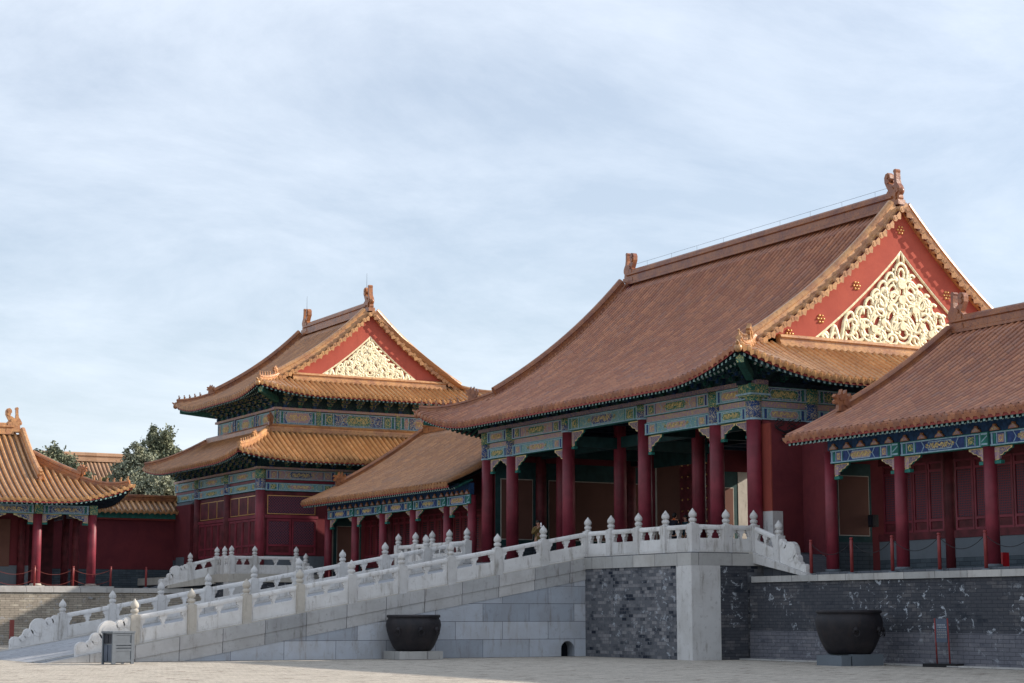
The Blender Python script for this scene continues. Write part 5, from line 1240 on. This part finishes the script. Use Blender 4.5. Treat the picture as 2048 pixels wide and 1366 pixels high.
# ------------------------------------------------------------------ trees
def tree(label, x, y, ztop, lobes, mat, n=2600, ls=.17, seed=1):
    rnd = random.Random(seed); t = thing('cypress_tree', label, 'tree', (x, y, 0), 'trees behind the red wall')
    m = MB(); m.tube([(x, y, 0), (x + .1, y, ztop * .45), (x - .05, y + .1, ztop * .9)], [.35, .25, .06], 'bark', 8)
    for lx, lz, r, rz_ in lobes: m.tube([(x, y, lz - r), (x + lx * .5, y, lz - r * .3), (x + lx, y, lz)], [.12, .08, .03], 'bark', 5)
    m.build('trunk', t)
    m = MB(); tot = sum(r * r * q for _, _, r, q in lobes)
    for lx, lz, r, q in lobes:
        k = int(n * r * r * q / tot)
        clumps = [(rnd.gauss(0, 1), rnd.gauss(0, 1), rnd.gauss(0, 1)) for _ in range(int(14 + r * 12))]
        cc = []
        for a in clumps:
            L = sqrt(sum(c * c for c in a)) or 1; f = rnd.uniform(.45, 1.0); cc.append((a[0] / L * r * f, a[1] / L * r * f, a[2] / L * r * q * f, rnd.uniform(.22, .42) * r))
        for i in range(k):
            c = rnd.choice(cc); a = (rnd.gauss(0, .5), rnd.gauss(0, .5), rnd.gauss(0, .5)); p = Vector((x + lx + c[0] + a[0] * c[3], y + c[1] + a[1] * c[3], lz + c[2] + a[2] * c[3]))
            d = Vector((rnd.gauss(0, 1), rnd.gauss(0, 1), rnd.gauss(0, 1))).normalized(); e = d.cross(Vector((rnd.gauss(0, 1), rnd.gauss(0, 1), rnd.gauss(0, 1)))).normalized(); s = ls * rnd.uniform(.5, 1.2)
            m.face([p - d * s, p + e * s * .5, p + d * s, p - e * s * .5], mat)
    m.build('crown', t, fix=False)
tree('dark green tree just right of the corner hall roof', 33.6, 125, 13.0, [(-1.2, 11.5, 1.0, .9), (.15, 12.1, .75, 1.1), (.8, 11.2, 1.2, .8), (-.2, 10.6, 1.9, .8), (1.7, 10.3, 1.3, .8), (2.1, 9.6, 1.3, .8), (.9, 9.6, 1.6, .8)], 'leaf_dark', 20000, .13, 1)
tree('tall dark tree closest to the pavilion, highest of the row', 40.9, 124, 14.6, [(.1, 13.7, .95, 1.0), (-.8, 12.9, .75, .9), (.8, 12.6, .95, 1.1), (0, 12.0, 1.3, .9), (.3, 10.8, 1.3, .9)], 'leaf_dark', 15000, .12, 2)
tree('grey-green tree beside the tall dark one', 37.7, 119, 12.6, [(-.2, 12.0, .75, 1.0), (.4, 11.3, 1.0, 1.0), (-.9, 10.9, .8, .9), (.1, 10.2, 1.5, .9), (.9, 9.6, 1.3, .9)], 'leaf_grey', 19000, .12, 3)
tree('pale leafy tree low in front, against the red wall top', 36.6, 113, 10.2, [(-.6, 9.3, 1.1, .75), (.7, 9.3, 1.1, .8), (1.7, 8.9, 1.0, .9), (0, 8.3, 1.6, .7), (1.2, 8.2, 1.5, .8)], 'leaf_grey', 17000, .12, 4)
tree('small olive tree under the distant roof', 36.6, 122, 10.9, [(0, 9.9, .95, .8), (-.8, 9.2, 1.0, .8), (.8, 9.3, 1.0, .8)], 'leaf_olive', 9000, .12, 5)

# ------------------------------------------------------------------ small things
def vat(label, x, y, base, ring=True):
    t = thing('iron_vat', label, 'vat', (x, y, 0), 'iron water vats in the yard')
    m = MB()
    if base == 0: m.box(x - .80, x + .20, y - .62, y + .62, 0, .27, 'coping_stone'); m.box(x + .21, x + .80, y - .62, y + .62, 0, .272, 'coping_stone')
    else: m.box(x - .80, x - .45, y - .6, y + .55, 0, .30, 'dado_light'); m.box(x - .40, x + .75, y - .62, y + .6, 0, .33, 'dado_light')
    m.build('stone_base', t); z = .275 if base == 0 else .333
    p = [(.56, 0), (.60, .02), (.70, .16), (.82, .42), (.905, .70), (.93, .86), (.905, 1.0), (.86, 1.07), (.865, 1.10), (.90, 1.12), (.905, 1.17), (.87, 1.20), (.80, 1.19), (.80, 1.05), (.84, .86), (.74, .42), (.5, .08), (.001, .08)]
    m = MB(); k = 1.07 if base else 1.0; m.lathe([(r * k, q * k) for r, q in p], (x, y, z), 'iron', 40); v = m.build('bowl', t)
    for a in (-1.75, -1.05, -2.6, .5):
        a += 0.55 if base else 0; dx, dy = cos(a), sin(a); c = Vector((x + dx * .905 * (1.07 if base else 1), y + dy * .905 * (1.07 if base else 1), z + .72)); m = MB(); m.ball(c, .085, 'iron', 8, 5)
        tng = Vector((-dy, dx, 0)); m.tube([c + Vector((dx, dy, 0)) * .07 + tng * .10 * cos(2 * pi * i / 14) + Vector((0, 0, -.10 + .10 * sin(2 * pi * i / 14))) for i in range(15)], .016, 'iron', 6, ends=False); m.build('ring_handle', t)
vat('dark iron vat on a pale stone base against the ramp wall', 27.55, 56.35, 0)
vat('dark iron vat on grey stones against the brick terrace wall, by the sign', 35.55, 43.42, 1)

# litter bin
bx, by = 16.98, 54.95
B = thing('litter_bin', 'grey metal litter bin with two dark slots at the foot of the ramp', 'bin', (bx, by, 0))
ua = Vector((.874, -.486, 0)); ang = radians(31); ud = Vector((cos(radians(10)), sin(radians(10)), 0)); vd = Vector((-ud.y, ud.x, 0))   # long side along ud, narrow end towards the left
def BP(u, v, z): return tuple(Vector((bx, by, z)) + ud * u + vd * v)
def bb(m, u0, u1, v0, v1, z0, z1, mat): m.hexa([BP(u0, v0, z0), BP(u1, v0, z0), BP(u1, v1, z0), BP(u0, v1, z0), BP(u0, v0, z1), BP(u1, v0, z1), BP(u1, v1, z1), BP(u0, v1, z1)], mat)
m = MB(); bb(m, -.30, .30, -.32, .30, .05, .93, 'bin_metal'); 
for (u0, u1, z0, z1) in ((-.36, -.24, .02, .93), (.26, .36, .02, .93)): bb(m, u0, u1, -.36, -.30, z0, z1, 'bin_metal')
for z0, z1 in ((.08, .14), (.40, .47), (.50, .55), (.58, .64), (.87, .93)): bb(m, -.24, .26, -.355, -.32, z0, z1, 'bin_metal')
bb(m, -.24, .26, -.345, -.32, .14, .40, 'bin_metal'); bb(m, -.24, .26, -.34, -.32, .64, .87, 'bin_metal')
for u in (-.36, .30): bb(m, u, u + .06, .27, .33, 0, .93, 'bin_metal')
m.build('body', B)
m = MB(); bb(m, -.38, .38, -.38, .36, .93, .985, 'bin_metal'); m.build('lid', B)
for v in (-.26, .02): m = MB(); bb(m, -.325, -.30, v, v + .22, .62, .90, 'bin_dark'); m.build('slot', B)
for v in (-.26, .02): m = MB(); bb(m, -.335, -.30, v, v + .22, .10, .58, 'sign_grey'); m.build('door', B)
# information sign at the right
sg = thing('sign_stand', 'small dark notice board on two thin red posts beside the right-hand vat', 'sign', (36.7, 40.9, 0))
dY = Vector((.35, -.94, 0)).normalized(); c0 = Vector((36.60, 40.83, 0)); FT = []
m = MB(); m.hexa([tuple(c0 + dY * a + Vector((dY.y, -dY.x, 0)) * b_ + Vector((0, 0, z))) for z in (.0, .10) for a, b_ in ((-.36, -.2), (.72, -.2), (.72, .2), (-.36, .2))], 'rubber'); m.build('foot', sg)
for a in (0, .40):
    m = MB(); p = c0 + dY * a; m.tube([p + Vector((0, 0, .08)), p + Vector((-.02, .03, 1.38))], .022, 'bollard_red', 8); m.build('post', sg)
nrm = Vector((dY.y, -dY.x, 0)); nrm = nrm if nrm.dot(Vector((-1, -1, 0))) > 0 else -nrm
m = MB(); m.hexa([tuple(c0 + dY * a + nrm * b_ + Vector((-.01, .015, z))) for z in (.70, 1.37) for a, b_ in ((.03, 0), (.37, 0), (.37, .03), (.03, .03))], 'sign_grey'); bd = m.build('board', sg)
m = MB(); rnd = random.Random(3)
for z, h_, mt in [(1.18, .018, 'sign_text'), (1.12, .016, 'sign_text')] + [(1.05 - .045 * i, .008, 'marble_warm') for i in range(6)]:
    a = .06
    while a < .32:
        w = rnd.uniform(.02, .06); m.hexa([tuple(c0 + dY * q + nrm * b_ + Vector((-.01, .015, zz))) for zz in (z, z + h_) for q, b_ in ((a, .031), (a + w, .031), (a + w, .034), (a, .034))], mt); a += w + .015
m.build('lettering', bd)
# left post pair at the far ground
sp = thing('sign_stand', 'narrow red-framed sign seen edge-on at the far left edge', 'sign', (20.1, 80.2, 0))
for d in (-.06, .08):
    m = MB(); m.tube([(20.1 + d, 80.2, 0), (20.1 + d, 80.2, 1.1)], .03, 'bollard_red', 8); m.build('post', sp)
m = MB(); m.box(20.02, 20.2, 80.15, 80.25, .55, 1.25, 'chain_red'); m.build('board', sp)
# bollards and chains
def bollard(x, y, z, label, h=1.05, r=.055):
    t = thing('bollard', label, 'bollard', (x, y, z), 'red bollards on the terraces')
    m = MB(); m.lathe([(.15, 0), (.15, .03), (.10, .06)], (x, y, z), 'dado_light', 14); m.build('base', t)
    m = MB(); m.lathe([(r, .05), (r, h - .10), (r * .8, h - .085), (r * .8, h - .07), (r * 1.05, h - .06), (r * 1.05, h - .02), (r * .6, h)], (x, y, z), 'bollard_red', 14); m.build('post', t)
def chain(a, b, sag, label, mat='chain_red'):
    m = MB(); A, Bv = Vector(a), Vector(b); pts = []
    for i in range(17):
        t = i / 16; p = A.lerp(Bv, t); p.z -= sag * 4 * t * (1 - t); pts.append(p)
    m.tube(pts, .011, mat, 5); tag(m.build('chain', None, a), label, 'chain', 'chains between the bollards')
BY = [47.76, 45.73, 43.81, 41.72, 39.79, 37.8]
L1 = ['bollard nearest the scroll end of the balustrade', 'bollard left of the framed panel column bay, second from the balustrade', 'bollard just left of the right gallery\'s first free column', 'bollard in the middle of the lattice window bay', 'bollard beside the right gallery column with the red box', 'bollard at the right edge of the frame']
for y, l in zip(BY, L1): bollard(37.62, y, TZ, 'red ' + l, 1.15)
for i in range(5): chain((37.62, BY[i], 3.75), (37.62, BY[i + 1], 3.75), .38, 'thin dark chain hanging between red bollards, span %s' % ['beside the balustrade end', 'before the framed panel', 'across the first gallery column', 'before the middle lattice windows', 'at the right picture edge'][i], 'iron')
BN = [24.2 - 2.05, 24.18, 26.12, 28.05, 29.9]
L2 = ['at the far left picture edge', 'in front of the left hall\'s first visible column', 'between the two columns of the left hall', 'before the red wall, just right of the end column', 'before the red wall, nearest the pavilion platform']
for x, l in zip(BN, L2): bollard(x, 92.35, 2.8, 'red bollard ' + l, 1.08, .055)
for i in range(2): 
    for zz, w in ((3.72, 'upper'), (3.2, 'lower')): chain((BN[i], 92.35, zz), (BN[i + 1], 92.35, zz), .28, '%s red chain hanging %s' % (w, ['left of the left hall column', 'between the left hall columns'][i]))
for zz, w in ((3.72, 'upper'), (3.2, 'lower')): chain((26.12, 92.35, zz), (28.05, 92.35, zz), .25, '%s red chain hanging in front of the left hall end column' % w)
for j, (y, l) in enumerate(((86.4, 'leftmost'), (85.0, 'middle'), (83.6, 'rightmost'))): bollard(37.5, y, TZ, 'small red bollard below the left gallery, %s of three seen through the railings' % l, .95, .05)
# red fire box
m = MB(); m.box(38.9, 39.15, 40.45, 41.0, 2.83, 3.28, 'sign_red')
fb = m.build('fire_box', None, (39, 40.7, 2.83)); tag(fb, 'bright red box with pale marks at the foot of a right gallery column', 'box')
m = MB()
for i in range(3): m.box(38.893, 38.90, 40.55 + i * .12, 40.62 + i * .12, 3.12, 3.19, 'sign_text')
m.box(38.893, 38.90, 40.6, 40.9, 2.98, 3.0, 'sign_text'); m.build('marking', fb)
m = MB(); m.box(40.18, 40.42, 47.7, 47.95, 4.35, 4.75, 'iron'); m.box(40.14, 40.18, 47.74, 47.91, 4.42, 4.7, 'bin_dark'); tag(m.build('wall_box', None, (40.3, 47.8, 4.5)), 'small dark box mounted beside the framed panel of the right gallery', 'box')
m = MB()
for k in range(4):
    r = .30 + .06 * k; m.tube([(39.25 + .75 * i / 20 + .25 * sin(i * .9 + k), 51.52 - .02 * k, 8.25 - r * 1.6 * sin(pi * i / 20)) for i in range(21)], .016, 'iron', 5)
tag(m.build('cable', None, (39.5, 51.5, 8)), 'loose black cables looped on the gate wall beneath the painted beams', 'cable')

# ------------------------------------------------------------------ people
def skin_obj(name, par, verts, edges, radii, mat, sub=1):
    org = ORG[par.name]; me = bpy.data.meshes.new(name); me.from_pydata([tuple(Vector(v) - org) for v in verts], edges, []); me.materials.append(MATS[mat])
    o = bpy.data.objects.new(name, me); COL.objects.link(o); o.parent = par; ORG[o.name] = org
    mo = o.modifiers.new('skin', 'SKIN'); me.skin_vertices.new() if not me.skin_vertices else None
    for i, r in enumerate(radii): 
        rr = r if isinstance(r, tuple) else (r, r); me.skin_vertices[0].data[i].radius = rr
    me.skin_vertices[0].data[0].use_root = True
    s = o.modifiers.new('sub', 'SUBSURF'); s.levels = sub; s.render_levels = sub
    return o
def person(label, x, y, z, face, H, top, bottom, arms='down', hairm='hair', extra=None):
    """face = heading angle; arms: 'down' or 'photo'"""
    t = thing('person', label, 'person', (x, y, z)); k = H / 1.72
    f = Vector((cos(face), sin(face), 0)); r = Vector((f.y, -f.x, 0))
    P = lambda a, b, c: Vector((x, y, z)) + r * a * k + f * b * k + Vector((0, 0, c * k))
    v = [P(0, 0, .95), P(0, 0, 1.15), P(0, .01, 1.38), P(0, .0, 1.48), P(0, .02, 1.57), P(0, .02, 1.66)]; rad = [.13, .12, .13, .05, .075, .07]; e = [(0, 1), (1, 2), (2, 3), (3, 4), (4, 5)]
    for s in (-1, 1):
        i = len(v); v += [P(.10 * s, 0, .88), P(.11 * s, .02, .48), P(.11 * s, -.02, .08), P(.12 * s, .13, .03)]; rad += [.085, .058, .042, .038]; e += [(0, i), (i, i + 1), (i + 1, i + 2), (i + 2, i + 3)]
        i = len(v)
        if arms == 'photo': el, wr = P(.27 * s, .12, 1.16), P(.08 * s, .36, 1.42)
        else: el, wr = P(.24 * s, -.02, 1.12), P(.24 * s, .10, .88)
        v += [P(.19 * s, 0, 1.40), el, wr]; rad += [.055, .042, .028]; e += [(2, i), (i, i + 1), (i + 1, i + 2)]
        wi = i + 2; d = (wr - el).normalized(); lat = r * s
        i = len(v); v.append(wr + d * .07 * k); rad.append(.026); e.append((wi, i)); pi_ = i
        for q in range(4):
            i = len(v); o = lat * (.024 - .016 * q) * k; up_ = Vector((0, 0, .6)) if arms == 'photo' else Vector((0, 0, -.3))
            v += [v[pi_] + d * .035 * k + o, v[pi_] + (d * (.06 - .006 * abs(q - 1.5)) + up_ * .03) * k + o * 1.2]; rad += [.009, .007]; e += [(pi_, i), (i, i + 1)]
        i = len(v); v += [wr - lat * .03 * k + d * .03 * k, wr - lat * .045 * k + d * .06 * k]; rad += [.010, .008]; e += [(wi, i), (i, i + 1)]
    rad = [q * k for q in rad]; skin_obj('body', t, v, e, rad, 'skin', 1)
    # face features
    m = MB(); 
    m.tube([P(0, .095, 1.62), P(0, .118, 1.575)], [.010 * k, .016 * k], 'skin', 6); m.build('nose', t)
    for s in (-1, 1): m = MB(); m.ball(P(.028 * s, .088, 1.612), .010 * k, 'hair', 6, 4); m.build('eye', t); m = MB(); m.ball(P(.078 * s, .01, 1.595), .020 * k, 'skin', 6, 4, 1.4); m.build('ear', t)
    m = MB(); m.tube([P(-.022, .092, 1.545), P(0, .098, 1.542), P(.022, .092, 1.545)], .006 * k, 'sign_red', 5); m.build('mouth', t)
    m = MB(); m.ball(P(0, -.005, 1.645), .088 * k, hairm, 12, 8, 1.0); m.ball(P(0, -.03, 1.60), .080 * k, hairm, 10, 6, 1.0); m.build('hair', t)
    # clothing
    w, wr_, we = [P(0, 0, .82), P(0, 0, 1.0), P(0, 0, 1.2), P(0, 0, 1.38), P(0, 0, 1.45)], [(.17, .14), (.16, .13), (.155, .125), (.15, .12), .07], [(0, 1), (1, 2), (2, 3), (3, 4)]
    for s in (-1, 1):
        if arms == 'photo': el, wr = P(.27 * s, .12, 1.16), P(.10 * s, .33, 1.39)
        else: el, wr = P(.25 * s, -.02, 1.12), P(.245 * s, .08, .92)
        i = len(w); w += [P(.17 * s, 0, 1.39), el, wr]; wr_ += [.075, .062, .05]; we += [(3, i), (i, i + 1), (i + 1, i + 2)]
    skin_obj('jacket', t, w, we, [((q[0] * k, q[1] * k) if isinstance(q, tuple) else q * k) for q in wr_], top, 1)
    w, wr_, we = [P(0, 0, .92)], [.14], []
    for s in (-1, 1): i = len(w); w += [P(.10 * s, 0, .80), P(.11 * s, .02, .48), P(.11 * s, -.01, .12)]; wr_ += [.105, .078, .062]; we += [(0, i), (i, i + 1), (i + 1, i + 2)]
    skin_obj('trousers', t, w, we, [q * k for q in wr_], bottom, 1)
    for s in (-1, 1): m = MB(); m.tube([P(.11 * s, -.06, .04), P(.115 * s, .05, .05), P(.12 * s, .19, .035)], [.045 * k, .05 * k, .035 * k], 'cloth_dark', 8); m.build('shoe', t)
    return t, P
cam_dir = lambda x, y: atan2(-y, -x)
px_, py_ = 37.5, 65.25
t, P = person('person in an olive coat holding up a white phone between the gate columns', px_, py_, PZ + .02, cam_dir(px_, py_) + .25, 1.72, 'coat_olive', 'cloth_dark', 'photo')
c = P(0, .46, 1.50); m = MB(); m.box(c.x - .01, c.x + .01, c.y - .045, c.y + .045, c.z - .09, c.z + .09, 'phone_white'); tag(m.build('phone', None, tuple(c)), 'white phone held up by the person in the olive coat', 'phone')
t, P = person('person with black hair and orange collar behind the platform railing', 39.5, 58.35, GF, cam_dir(39.5, 58.3) + 2.6, 1.70, 'cloth_dark', 'cloth_dark')
m = MB(); m.tube([P(-.10, .02, 1.44), P(0, .09, 1.42), P(.10, .02, 1.44), P(0, -.08, 1.47), P(-.10, .02, 1.44)], .035, 'cloth_orange', 7); m.build('scarf', t)
person('person in a dark teal jacket, right of the one with the orange collar', 39.9, 58.2, GF, cam_dir(39.8, 58) - 1.2, 1.62, 'cloth_teal', 'cloth_dark')
person('child in pink and black half hidden behind a railing post', 40.2, 61.7, GF, cam_dir(40, 62) + .3, 1.45, 'cloth_dark', 'cloth_pink')
